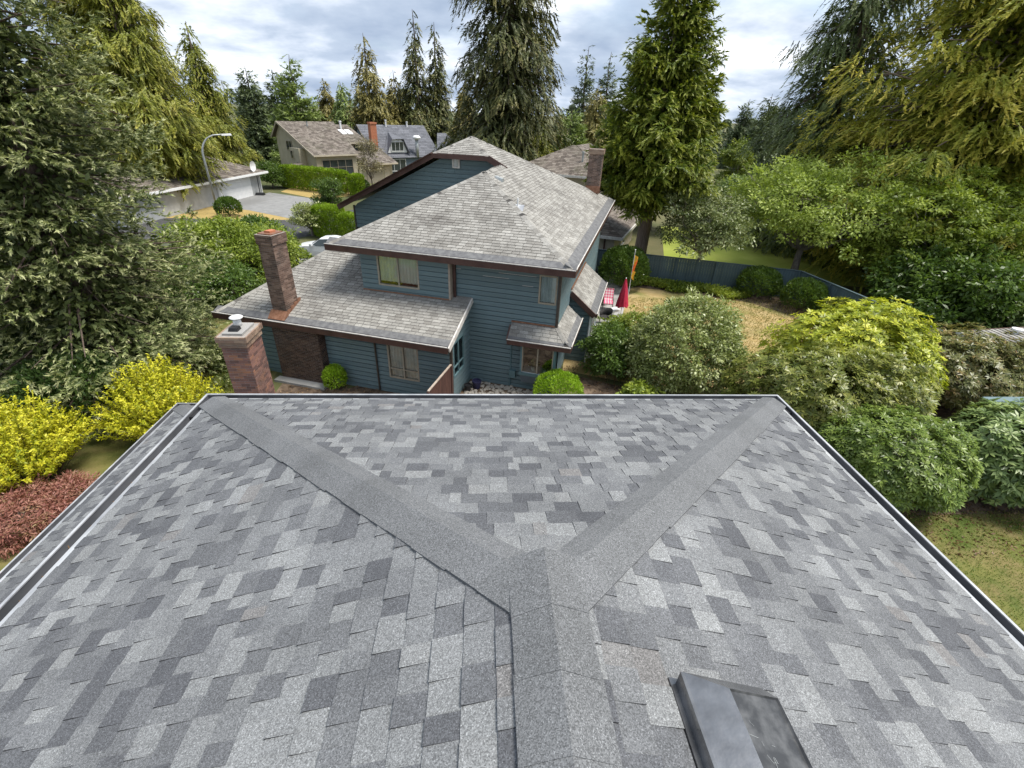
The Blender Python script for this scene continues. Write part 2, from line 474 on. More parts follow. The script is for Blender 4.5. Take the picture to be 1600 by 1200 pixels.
class MB:
    """collects shapes that become one mesh object"""

    def __init__(self, off=(0, 0, 0)):
        self.v, self.f, self.t = [], [], []
        self.off = np.array(off, float)

    def add(self, verts, faces, tint=0.5):
        b = len(self.v)
        self.v += [tuple(np.array(p, float) - self.off) for p in verts]
        self.f += [tuple(i + b for i in f) for f in faces]
        self.t += [tint] * len(faces)
        return self

    def hexa(self, c8, tint=0.5):
        """bottom 4 then top 4, counter-clockwise from above"""
        return self.add(c8, [(3, 2, 1, 0), (4, 5, 6, 7), (0, 1, 5, 4), (1, 2, 6, 5), (2, 3, 7, 6), (3, 0, 4, 7)], tint)

    def box(self, a, b, tint=0.5):
        x0, y0, z0 = a
        x1, y1, z1 = b
        return self.hexa([(x0, y0, z0), (x1, y0, z0), (x1, y1, z0), (x0, y1, z0), (x0, y0, z1), (x1, y0, z1), (x1, y1, z1), (x0, y1, z1)], tint)

    def bar(self, p, q, w, h, up=(0, 0, 1), tint=0.5):
        """square bar from p to q, w across, h along up"""
        p, q, up = np.array(p, float), np.array(q, float), np.array(up, float)
        d = (q - p) / np.linalg.norm(q - p)
        s = np.cross(d, up)
        s = s / np.linalg.norm(s) * w / 2
        u = np.cross(s, d)
        u = u / np.linalg.norm(u) * h / 2
        c = [p - s - u, p + s - u, q + s - u, q - s - u, p - s + u, p + s + u, q + s + u, q - s + u]
        return self.hexa(c, tint)

    def slab(self, poly, n, thick, tint=0.5):
        """planar polygon with thickness added along -n"""
        poly = [np.array(p, float) for p in poly]
        n = np.array(n, float)
        k = len(poly)
        lo = [p - n * thick for p in poly]
        fs = [tuple(range(k)), tuple(range(2 * k - 1, k - 1, -1))]
        for i in range(k):
            j = (i + 1) % k
            fs.append((i, k + i, k + j, j))
        return self.add(poly + lo, fs, tint)

    def tube(self, pts, rad, n=8, cap=True, tint=0.5):
        pts = [np.array(p, float) for p in pts]
        if np.isscalar(rad):
            rad = [rad] * len(pts)
        vs, fs = [], []
        for i, p in enumerate(pts):
            d = pts[min(i + 1, len(pts) - 1)] - pts[max(i - 1, 0)]
            d = d / (np.linalg.norm(d) + 1e-9)
            a = np.array([1, 0, 0]) if abs(d[0]) < 0.8 else np.array([0, 1, 0])
            s = np.cross(d, a); s /= np.linalg.norm(s)
            u = np.cross(d, s)
            for k in range(n):
                t = 2 * math.pi * k / n
                vs.append(p + rad[i] * (math.cos(t) * s + math.sin(t) * u))
        for i in range(len(pts) - 1):
            for k in range(n):
                k2 = (k + 1) % n
                fs.append((i * n + k, (i + 1) * n + k, (i + 1) * n + k2, i * n + k2))
        if cap:
            fs.append(tuple(range(n)))
            fs.append(tuple(range(len(pts) * n - 1, (len(pts) - 1) * n - 1, -1)))
        return self.add(vs, fs, tint)

    def lathe(self, prof, c=(0, 0, 0), n=20, tint=0.5):
        vs, fs = [], []
        m = len(prof)
        for r, z in prof:
            for k in range(n):
                t = 2 * math.pi * k / n
                vs.append((c[0] + r * math.cos(t), c[1] + r * math.sin(t), c[2] + z))
        for i in range(m - 1):
            for k in range(n):
                k2 = (k + 1) % n
                fs.append((i * n + k, i * n + k2, (i + 1) * n + k2, (i + 1) * n + k))
        if prof[0][0] > 1e-4: fs.append(tuple(range(n - 1, -1, -1)))
        if prof[-1][0] > 1e-4: fs.append(tuple(range((m - 1) * n, m * n)))
        return self.add(vs, fs, tint)

    def build(self, name, m, parent=None, smooth=False, kind=None, label=None):
        me = raw_mesh(name, self.v, self.f, m, smooth, tint=self.t)
        o = place(name, me, parent)
        if kind: o['kind'] = kind
        if label: o['label'] = label
        return o


def pix(p):
    v = np.asarray(p, float) - CAM
    z = v @ fw
    if z < 0.2:
        return None
    return 800 + FPX * (v @ RT) / z, 600 - FPX * (v @ UP) / z, z


# ------------------------------------------------------------------ roofing pieces
def course_pieces(O, A, S, lo, hi, smax, exposure, widths, rng, laminated, s0=0.0, tone=None, hb=0.008, gap=0.0):
    """shingles on one roof plane: O eave origin, A along the eave, S up the slope. Returns (8 corners, tint) per piece."""
    O, A, S = np.array(O, float), np.array(A, float), np.array(S, float)
    Nn = np.cross(A, S)
    if Nn[2] < 0: Nn = -Nn
    res = []
    s = s0
    row = 0
    while s < smax - 0.03:
        e = min(exposure, smax - s)
        l0, h0, l1, h1 = lo(s), hi(s), lo(s + e), hi(s + e)
        a = min(l0, l1) - rng.uniform(0, widths[1])
        k = rng.integers(0, 2)
        hmax = max(h0, h1)
        t_run = rng.uniform(0, 1)
        while a < hmax:
            w = rng.uniform(*widths)
            b = a + w
            a0, a1, b0, b1 = max(a, l0), max(a, l1), min(b - gap, h0), min(b - gap, h1)
            if b0 - a0 > 0.012 or b1 - a1 > 0.012:
                if b0 < a0: a0 = b0 = (a0 + b0) / 2
                if b1 < a1: a1 = b1 = (a1 + b1) / 2
                tooth = laminated and k % 2 == 0
                zb = hb + (0.007 if tooth else 0.0) + rng.uniform(0, 0.0015)
                zt = 0.0015
                t = .15 + .85 * (tone(rng) if tone else rng.uniform(0, 1))
                ov = 0.015
                j = rng.uniform(-0.003, 0.003) if not tooth else 0
                P = lambda aa, ss, hh: O + A * aa + S * ss + Nn * hh
                c = [P(a0, s + j, -0.002), P(b0, s + j, -0.002), P(b1, s + e + ov, -0.004), P(a1, s + e + ov, -0.004),
                     P(a0, s + j, zb), P(b0, s + j, zb), P(b1, s + e + ov, zt), P(a1, s + e + ov, zt)]
                res.append((c, t))
            a = b
            k += 1
        s += e
        row += 1
    return res


PIECE_FACES = [(4, 5, 6, 7), (0, 1, 5, 4), (1, 2, 6, 5), (3, 0, 4, 7)]


def lay_pieces(pieces, parent, mat_, singles, piece_name, field_name, off=(0, 0, 0), xf=None):
    """the pieces that show largest become objects of their own, the rest one joined field"""
    off = np.array(off, float)
    size = []
    for c, t in pieces:
        w = [xf(p) for p in c[4:]] if xf else c[4:]
        px = [pix(p) for p in w]
        if any(p is None for p in px):
            size.append(0); continue
        cx = sum(p[0] for p in px) / 4; cy = sum(p[1] for p in px) / 4
        if not (0 < cx < 1600 and 0 < cy < 1200):
            size.append(0); continue
        ar = 0
        for i in range(4):
            j = (i + 1) % 4
            ar += px[i][0] * px[j][1] - px[j][0] * px[i][1]
        size.append(abs(ar))
    order = np.argsort(-np.array(size))
    one = set(order[:singles].tolist())
    V, F, T = [], [], []
    for i, (c, t) in enumerate(pieces):
        if i in one:
            o0 = np.mean(c, axis=0)
            me = raw_mesh(piece_name, [p - o0 for p in c], PIECE_FACES, mat_, tint=[t, 0.0, 0.0, 0.0])
            place(piece_name, me, parent, loc=tuple(o0 - off))
        else:
            b = len(V)
            V += [p - off for p in c]
            F += [tuple(q + b for q in f) for f in PIECE_FACES]
            T += [t, 0.0, 0.0, 0.0]
    if V:
        o = place(field_name, raw_mesh(field_name, V, F, mat_, tint=T), parent)
        o['kind'] = 'stuff'


def cap_run(parent, P0, P1, sideA, sideB, half, expo, rng, mat_, name='ridge_cap', off=(0, 0, 0), halfB=None, lift=0.027, joined=False, tmax=1.0):
    """bent cap shingles along a hip or ridge from P0 (low end) to P1; sideA/B unit vectors lying in each roof plane"""
    P0, P1 = np.array(P0, float), np.array(P1, float)
    off = np.array(off, float)
    sA, sB = np.array(sideA, float), np.array(sideB, float)
    Ln = np.linalg.norm(P1 - P0)
    d = (P1 - P0) / Ln
    up = np.array([0, 0, 1.0])
    n = max(1, int(round(Ln / expo)))
    e = Ln / n
    mb = MB(off)
    for i in range(n):
        a, b = P0 + d * e * i, P0 + d * (e * (i + 1) + 0.03)
        h = half * rng.uniform(0.97, 1.03)
        za, zb = lift + 0.003, lift - 0.001
        sk = d * rng.uniform(-0.006, 0.006)
        rows = []
        for base, z in ((a, za), (b, zb)):
            s0 = sk if base is a else 0
            hB = h * (halfB / half) if halfB else h
            rows.append([base + sA * h + up * (z * 0.75) + s0, base + sA * h * 0.35 + up * (z + 0.001) + s0 * .5, base + up * (z + 0.004),
                         base + sB * hB * 0.35 + up * (z + 0.001) - s0 * .5, base + sB * hB + up * (z * 0.75) - s0])
        vs = rows[0] + rows[1] + [p - up * 0.012 for p in rows[0]] + [p - up * 0.012 for p in rows[1]]
        fs = []
        for k in range(4):
            fs.append((k, k + 1, 6 + k, 5 + k))
            fs.append((10 + k, 10 + k + 1, k + 1, k))
        fs += [(0, 5, 15, 10), (4, 14, 19, 9)]
        t = rng.uniform(0.0, 1.0)
        if joined:
            mb.add(vs, fs, t)
        else:
            o0 = (a + b) / 2
            me = raw_mesh(name, [p - o0 for p in vs], fs, mat_, tint=[t] * len(fs))
            place(name, me, parent, loc=tuple(o0 - off))
    if joined:
        mb.build(name, mat_, parent, kind='stuff')


# ------------------------------------------------------------------ siding
def siding_wall(parent, O, A, nrm, z0, z1, amin, amax, openings, m, expo=0.185, off=(0, 0, 0), name='wall'):
    """lapped boards, each its own object, on a backing sheet; openings are (a0, a1, z0, z1)"""
    O, A, nrm = np.array(O, float), np.array(A, float), np.array(nrm, float)
    off = np.array(off, float)
    Z = np.array([0, 0, 1.0])
    back = MB(off)
    boards = []
    z = z0
    while z < z1 - 0.02:
        zt = min(z + expo, z1)
        l, h, l2, h2 = amin(z), amax(z), amin(zt), amax(zt)
        spans = [(l, h, l2, h2)]
        cuts = sorted([q for q in openings if q[2] < zt - 0.03 and q[3] > z + 0.03])
        for q in cuts:
            new = []
            for (a, b, a2, b2) in spans:
                if q[1] <= a or q[0] >= b:
                    new.append((a, b, a2, b2)); continue
                if q[0] > a: new.append((a, q[0], a2, q[0]))
                if q[1] < b: new.append((q[1], b, q[1], b2))
            spans = new
        cut = []
        for (a, b, a2, b2) in spans:
            if b - a > 4.2:
                x = random.uniform(a + 1.2, b - 1.2)
                cut += [(a, x - .003, a2, x - .003), (x + .003, b, x + .003, b2)]
            else:
                cut.append((a, b, a2, b2))
        rows = [(a, b, a2, b2, z, zt) for (a, b, a2, b2) in cut]
        for q in cuts:      # slips of board under and over each opening
            if q[2] > z + .03: rows.append((q[0], q[1], q[0], q[1], z, q[2] + .03))
            if q[3] < zt - .03: rows.append((q[0], q[1], q[0], q[1], q[3], zt))
        for (a, b, a2, b2, za, zb) in rows:
            if b - a < 0.03: continue
            P = lambda aa, zz, d: O + A * aa + Z * zz + nrm * d
            jt = random.uniform(-0.003, 0.003)
            g = .03
            c = [P(a, za + jt, -.02), P(b, za + jt, -.02), P(b2, zb - g + jt, -.02), P(a2, zb - g + jt, -.02),
                 P(a, za + jt, 0.026), P(b, za + jt, 0.026), P(b2, zb - g + jt, 0.02), P(a2, zb - g + jt, 0.02)]
            boards.append(c)
            back.add([P(a, za, -0.016), P(b, za, -0.016), P(b2, zb, -0.016), P(a2, zb, -0.016)], [(0, 1, 2, 3)])
        z = zt
    w = back.build(name, m, parent)
    for c in boards:
        o0 = np.mean(c, axis=0)
        me = raw_mesh('siding_board', [p - o0 for p in c], [(4, 5, 6, 7), (0, 1, 5, 4), (1, 2, 6, 5), (2, 3, 7, 6), (3, 0, 4, 7)], m)
        place('siding_board', me, w, loc=tuple(o0 - off))
    return w


def window(parent, O, A, nrm, a0, a1, z0, z1, frame_m, off=(0, 0, 0), mull=(0.5,), curtain=None, trans=(), depth=0.09, fw_=0.05, glass='glass', room=True, proud=0.035, curtain_gap=0.0):
    """recessed window: frame with mullions, panes, curtain and dark room box"""
    O, A, nrm = np.array(O, float), np.array(A, float), np.array(nrm, float)
    Z = np.array([0, 0, 1.0])
    P = lambda a, z, d: O + A * a + Z * z + nrm * d

    def bx(mb, aa, bb, za, zb, d0, d1):
        mb.hexa([P(aa, za, d1), P(bb, za, d1), P(bb, za, d0), P(aa, za, d0), P(aa, zb, d1), P(bb, zb, d1), P(bb, zb, d0), P(aa, zb, d0)])
    f = MB(off)
    bx(f, a0 - 0.01, a0 + fw_, z0, z1, -depth, proud); bx(f, a1 - fw_, a1 + 0.01, z0, z1, -depth, proud)
    bx(f, a0 + fw_, a1 - fw_, z1 - fw_, z1 + 0.01, -depth, proud); bx(f, a0 + fw_, a1 - fw_, z0 - 0.01, z0 + fw_, -depth, proud)
    w = f.build('window', frame_m, parent)
    for t in mull:
        a = a0 + (a1 - a0) * t
        mb = MB(off); bx(mb, a - 0.022, a + 0.022, z0 + fw_, z1 - fw_, -depth + .02, proud - 0.012); mb.build('mullion', frame_m, w)
    for t in trans:
        z = z0 + (z1 - z0) * t
        mb = MB(off); bx(mb, a0 + fw_, a1 - fw_, z - 0.018, z + 0.018, -depth + .02, proud - 0.015); mb.build('glazing_bar', frame_m, w)
    edges = [a0 + fw_] + [a0 + (a1 - a0) * t for t in mull] + [a1 - fw_]
    for i in range(len(edges) - 1):
        mb = MB(off); bx(mb, edges[i], edges[i + 1], z0 + fw_, z1 - fw_, -0.022, -0.016); mb.build('pane', MT[glass], w)
    if curtain:
        mb = MB(off)
        n = max(12, int((a1 - a0) / 0.03))
        vs, fs = [], []
        for i in range(n + 1):
            a = a0 + fw_ + (a1 - a0 - 2 * fw_) * i / n
            d = -depth + 0.015 + 0.02 * math.sin(i * 1.35) + random.uniform(-.006, .006)
            vs += [P(a, z0 + fw_ + curtain_gap, d), P(a, z1 - 0.01, d)]
        for i in range(n):
            fs.append((2 * i, 2 * i + 2, 2 * i + 3, 2 * i + 1))
        mb.add(vs, fs); mb.build('curtain', MT[curtain], w, smooth=True)
    if room:
        mb = MB(off)
        q = 0.45
        vs = [P(a0, z0, -depth), P(a1, z0, -depth), P(a1, z1, -depth), P(a0, z1, -depth), P(a0, z0, -q), P(a1, z0, -q), P(a1, z1, -q), P(a0, z1, -q)]
        mb.add(vs, [(4, 5, 6, 7), (0, 1, 5, 4), (1, 2, 6, 5), (2, 3, 7, 6), (3, 0, 4, 7)]); mb.build('reveal', MT['dark_in'], w)
    return w


# ------------------------------------------------------------------ bricks
def brick_stack(parent, x0, x1, y0, y1, z0, z1, m, rng, singles=0, off=(0, 0, 0), bl=0.203, bh=0.0677, sides='wens', grow=None, mortar=True, xf=None):
    """brick shaft: every brick a small block standing 5 mm proud of a mortar core"""
    off = np.array(off, float)
    if mortar:
        MB(off).box((x0, y0, z0), (x1, y1, z1 - 0.01)).build('mortar_core', MT['mortar'], parent)
    pieces = []
    z = z0
    row = 0
    jn = 0.0095
    pr = 0.006
    while z < z1 - 0.02:
        zt = z + bh - jn
        sh = (row % 2) * bl / 2
        for side in sides:
            lo_, hi_ = (x0, x1) if side in 'sn' else (y0, y1)
            a = lo_ - sh
            while a < hi_ - 0.02:
                p, q = max(a, lo_), min(a + bl - jn, hi_)
                if q - p > 0.03:
                    g = pr + rng.uniform(-0.002, 0.003)
                    if side == 's': c = ((p, y0 - g, z), (q, y0 + 0.03, zt))
                    elif side == 'n': c = ((p, y1 - 0.03, z), (q, y1 + g, zt))
                    elif side == 'w': c = ((x0 - g, p, z), (x0 + 0.03, q, zt))
                    else: c = ((x1 - 0.03, p, z), (x1 + g, q, zt))
                    pieces.append((c, rng.uniform(0, 1), side))
                a += bl
        z += bh
        row += 1
    pieces.sort(key=lambda t: (t[2] in 'nw', -t[0][0][2]))
    mesh_cache = {}
    V = MB(off)
    for i, (c, t, side) in enumerate(pieces):
        a, b = np.array(c[0]), np.array(c[1])
        if i < singles:
            dim = np.round(b - a, 3)
            key = (*dim, int(t * 6))
            if key not in mesh_cache:
                q = MB(); q.box(tuple(-dim / 2), tuple(dim / 2), t)
                mesh_cache[key] = raw_mesh('brick', q.v, q.f, m, tint=q.t)
            place('brick', mesh_cache[key], parent, loc=tuple((a + b) / 2 - off))
        else:
            V.box(c[0], c[1], t)
    if V.v:
        V.build('brickwork', m, parent, kind='stuff')


# ------------------------------------------------------------------ foliage
def unit(a):
    return a / (np.linalg.norm(a, axis=-1, keepdims=True) + 1e-9)


def leaf_arrays(P, D, Nn, L, W, bend=0.15):
    """kite leaves: base, two sides, tip"""
    D = unit(D)
    S = unit(np.cross(D, Nn))
    U = np.cross(S, D)
    L = np.broadcast_to(np.asarray(L, float), (len(P),))[:, None]
    W = np.broadcast_to(np.asarray(W, float), (len(P),))[:, None]
    v = np.empty((len(P), 4, 3))
    v[:, 0] = P
    v[:, 1] = P + D * L * 0.5 + S * W * 0.5
    v[:, 2] = P + D * L - U * L * bend
    v[:, 3] = P + D * L * 0.5 - S * W * 0.5
    return v


def needle_arrays(P, D, Nn, L, W):
    """three-cornered needles: a short base and a long tip"""
    D = unit(D)
    S = unit(np.cross(D, Nn))
    L = np.broadcast_to(np.asarray(L, float), (len(P),))[:, None]
    W = np.broadcast_to(np.asarray(W, float), (len(P),))[:, None]
    v = np.empty((len(P), 3, 3))
    v[:, 0] = P - S * W * 0.5
    v[:, 1] = P + S * W * 0.5
    v[:, 2] = P + D * L
    return v


def leaf_mesh(name, parts, m):
    """parts: list of (quads (n,4,3), tint (n,))"""
    v = np.concatenate([p[0].reshape(-1, 3) for p in parts]).astype(np.float32)
    t = np.concatenate([p[1] for p in parts]).astype(np.float32)
    cnt = np.concatenate([np.full(len(p[0]), p[0].shape[1], dtype=np.int32) for p in parts])
    me = bpy.data.meshes.new(name)
    me.vertices.add(len(v))
    me.vertices.foreach_set('co', v.reshape(-1))
    me.loops.add(len(v))
    me.loops.foreach_set('vertex_index', np.arange(len(v), dtype=np.int32))
    me.polygons.add(len(cnt))
    me.polygons.foreach_set('loop_start', np.concatenate([[0], np.cumsum(cnt)[:-1]]).astype(np.int32))
    me.materials.append(m)
    a = me.attributes.new('tint', 'FLOAT', 'FACE')
    a.data.foreach_set('value', np.clip(t, 0, 1))
    me.update()
    me.validate()
    return me


TOTAL = [0]


def crown(parent, parts, m, name='crown'):
    me = leaf_mesh(name, parts, m)
    TOTAL[0] += len(me.loops) - 2 * len(me.polygons)
    return place(name, me, parent)


def rnd_unit(rng, n):
    return unit(rng.normal(size=(n, 3)))


def limb(mb, p, q, r0, r1, rng, wob=0.08, seg=5, n=6):
    p, q = np.array(p, float), np.array(q, float)
    L = np.linalg.norm(q - p)
    pts = []
    for i in range(seg + 1):
        t = i / seg
        w = 0 if i in (0, seg) else wob * L
        pts.append(p + (q - p) * t + rng.normal(size=3) * w * 0.35)
    mb.tube(pts, [r0 + (r1 - r0) * i / seg for i in range(seg + 1)], n, cap=False)


def conifer(name, label, loc, H, R, m, style='spruce', zb=1.0, nb=260, nl=30000, L=0.25, W=0.08, bark='bark_brown', tr=None, lean=(0, 0), pw=0.9, seed=1, group=None, wood=True, tuft=8, tip=0.16, plume=None, core=7000, cat='tree'):
    rng = np.random.default_rng(seed)
    t = thing(name, label, cat, loc, group=group)
    tr = tr or H * 0.016 + 0.06
    ax = lambda z: np.stack([lean[0] * (z / H) ** 1.5, lean[1] * (z / H) ** 1.5, z], -1)
    mb = MB()
    zs = np.linspace(0, H * 0.985, 14)
    pts = ax(zs) + np.c_[rng.normal(size=(14, 2)) * 0.012 * H * 0.3, np.zeros(14)] * (zs[:, None] > 0.5)
    mb.tube(pts, [tr * (1.25 if i == 0 else 1.0) * (1 - z / H) ** 0.8 + 0.02 for i, z in enumerate(zs)], 9, cap=False)
    # branches
    q = (np.arange(nb) + rng.uniform(0, 1, nb)) / nb
    tt = 1 - (1 - q) ** 0.62 if style != 'sparse' else q
    z = zb + (H - zb) * tt
    if style in ('spruce', 'fir', 'sparse'):
        step = (H - zb) / max(10, nb / 9)
        z = zb + np.round((z - zb) / step) * step + rng.normal(size=nb) * step * 0.12
        z = np.minimum(z, H * 0.995)
    f = np.clip((z - zb) / (H - zb), 0, 1)
    prof = (1 - f) ** pw
    if style in ('cedar', 'arbor', 'cypress'):
        prof = prof * np.clip(0.62 + f * 3.2, 0, 1)
    lump = 1 + 0.0 * f
    phi = rng.uniform(0, 2 * math.pi, nb)
    # uneven outline: some sectors reach further
    ph0 = rng.uniform(0, 6.28, 5)
    for k in range(5):
        lump = lump + 0.06 * np.sin((k + 2) * phi + ph0[k] + z * (0.5 + 0.3 * k))
    ln = R * prof * rng.uniform(0.68, 1.12, nb) * lump + 0.03 * R + 0.05
    a0 = {'spruce': -0.05, 'fir': 0.05, 'cedar': 0.1, 'arbor': 0.35, 'cypress': 0.12, 'droop': -0.1, 'sparse': 0.02}[style]
    b0 = {'spruce': -0.42, 'fir': -0.2, 'cedar': -0.55, 'arbor': -0.35, 'cypress': -0.75, 'droop': -0.75, 'sparse': -0.2}[style]
    c0 = {'spruce': 0.24, 'fir': 0.12, 'cedar': 0.25, 'arbor': 0.15, 'cypress': 0.32, 'droop': 0.12, 'sparse': 0.2}[style]
    a_ = a0 + rng.normal(size=nb) * 0.12 + 0.35 * f
    b_ = b0 * (1 - 0.6 * f) + rng.normal(size=nb) * 0.08
    out = np.stack([np.cos(phi), np.sin(phi), np.zeros(nb)], -1)
    side = np.stack([-np.sin(phi), np.cos(phi), np.zeros(nb)], -1)
    base = ax(z)

    def path(i, s):
        return base[i] + out[i] * (ln[i] * s)[:, None] + np.array([0, 0, 1.0]) * (ln[i] * (a_[i] * s + b_[i] * s ** 2 + c0 * s ** 4))[:, None]
    if wood:
        for i in range(nb):
            ss = np.array([0, 0.4, 0.8])
            p3 = path(np.full(3, i), ss)
            r = 0.012 + 0.012 * ln[i]
            mb.tube(p3, [r, r * 0.6, r * 0.2], 4, cap=False)
    mb.build('trunk', MT[bark], t, smooth=True)
    # shoots gathered on side sprays, each shoot a tuft of needles or scale leaves
    K = tuft
    nt_ = nl // K
    wgt = (ln ** 1.35) * rng.uniform(0.6, 1.4, nb)
    bi = rng.choice(nb, nt_, p=wgt / wgt.sum())
    s = rng.uniform(0, 1, nt_) ** 0.62 * 0.88 + 0.12
    nsp = 9
    sg = np.floor(s * nsp) / nsp
    s = np.clip(sg + rng.uniform(0, 0.6, nt_) / nsp + 0.04, 0.08, 1.03)
    hw = (0.36 * ln[bi] * (1.05 - s) ** 0.8 + 0.1 * R * 0.3 + 0.06)
    y = rng.uniform(-1, 1, nt_)
    y = np.sign(y) * np.abs(y) ** 0.8
    hang = {'spruce': 0.5, 'fir': 0.2, 'cedar': 0.55, 'arbor': 0.35, 'cypress': 0.5, 'droop': 0.8, 'sparse': 0.2}[style]
    P = path(bi, s) + side[bi] * (y * hw)[:, None]
    P[:, 2] -= np.abs(y) * hw * hang + rng.uniform(0, 1, nt_) * {'spruce': 0.3, 'cypress': 0.5, 'droop': 0.7, 'cedar': 0.35}.get(style, 0.08) * min(1.0, R / 4)
    P += rng.normal(size=(nt_, 3)) * 0.02 * R * 0.5
    fan = np.sign(y) * (0.5 + 0.5 * rng.uniform(size=nt_))
    D = out[bi] * (1 - 0.35 * np.abs(fan))[:, None] + side[bi] * (0.75 * fan)[:, None]
    dn = {'spruce': 0.15, 'fir': 0.0, 'cedar': 0.9, 'arbor': 0.25, 'cypress': 0.6, 'droop': 1.0, 'sparse': 0.0}[style]
    D[:, 2] -= dn * rng.uniform(0.5, 1.3, nt_)
    if style in ('spruce', 'fir'):
        D[:, 2] += rng.uniform(-0.3, 0.5, nt_)
    if style == 'arbor':
        D[:, 2] += rng.uniform(-0.2, 0.9, nt_)
    D = unit(D + rng.normal(size=(nt_, 3)) * 0.2)
    tb = rng.uniform(0, 1, nb)
    spray_t = np.random.default_rng(seed + 5).uniform(-1, 1, (nb, nsp + 2))
    tt_ = 0.3 * tb[bi] + 0.2 * rng.uniform(0, 1, nt_) + 0.2 + 0.14 * spray_t[bi, np.clip((sg * nsp).astype(int), 0, nsp)]
    ii = np.repeat(np.arange(nt_), K)
    n = len(ii)
    u = np.tile(np.linspace(0, 1, K), nt_)
    shl = (plume or L * 1.5) * rng.uniform(.7, 1.25, nt_)[ii]
    rad = rnd_unit(rng, n)
    Pn = P[ii] + D[ii] * (u * shl)[:, None]
    if style in ('cypress', 'cedar', 'droop', 'arbor'):
        Pn[:, 2] -= (u ** 2) * shl * 0.35
    Dn = D[ii] + rad * {'spruce': .75, 'fir': .7, 'cypress': .62}.get(style, .5)
    if style == 'arbor':
        Dn[:, 2] -= .5 * u
    Nn = np.tile(np.array([0, 0, 1.0]), (n, 1)) + out[bi[ii]] * (0.7 if style in ('cedar', 'cypress', 'droop', 'arbor') else 0.2) + rng.normal(size=(n, 3)) * 0.4
    # inner shoots that close the crown round the trunk
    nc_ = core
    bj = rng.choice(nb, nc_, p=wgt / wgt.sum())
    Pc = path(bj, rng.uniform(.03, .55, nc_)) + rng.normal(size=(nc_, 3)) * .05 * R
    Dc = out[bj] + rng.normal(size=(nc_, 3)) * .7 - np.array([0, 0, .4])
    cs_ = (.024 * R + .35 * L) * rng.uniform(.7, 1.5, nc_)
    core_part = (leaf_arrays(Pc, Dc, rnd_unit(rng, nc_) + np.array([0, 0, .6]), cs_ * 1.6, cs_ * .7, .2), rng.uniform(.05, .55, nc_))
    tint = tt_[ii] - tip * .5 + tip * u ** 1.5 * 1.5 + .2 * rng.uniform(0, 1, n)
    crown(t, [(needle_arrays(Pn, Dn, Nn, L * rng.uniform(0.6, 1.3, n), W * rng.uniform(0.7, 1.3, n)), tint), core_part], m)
    return t


def lobes_sample(rng, lobes, n, shell=(0.55, 1.05), cut=-0.75, rough=0.13):
    """points spread through a set of ellipsoid lobes, mostly near their skin, outside all other lobes' cores"""
    lobes = np.array(lobes, float)
    vol = (lobes[:, 3] * lobes[:, 4] * lobes[:, 5]) ** (2 / 3)
    k = rng.choice(len(lobes), n * 2, p=vol / vol.sum())
    d = rnd_unit(rng, n * 2)
    d = d[d[:, 2] > cut][:n * 2]
    k = k[:len(d)]
    r = shell[0] + (shell[1] - shell[0]) * rng.uniform(0, 1, len(d)) ** 0.55
    ph = np.arctan2(d[:, 1], d[:, 0])
    r = r * (1 + rough * np.sin(3 * ph + k * 1.7) * np.cos(4 * d[:, 2] + k) + rough * 0.7 * np.sin(7 * ph + 5 * d[:, 2] + k * 3.1))
    P = lobes[k, :3] + d * lobes[k, 3:] * r[:, None]
    keep = np.ones(len(P), bool)
    for j in range(len(lobes)):
        q = np.linalg.norm((P - lobes[j, :3]) / lobes[j, 3:], axis=1)
        keep &= ~((q < shell[0] * 0.92) & (k != j))
    P, d, k = P[keep][:n], d[keep][:n], k[keep][:n]
    return P, unit(d / lobes[k, 3:]), k


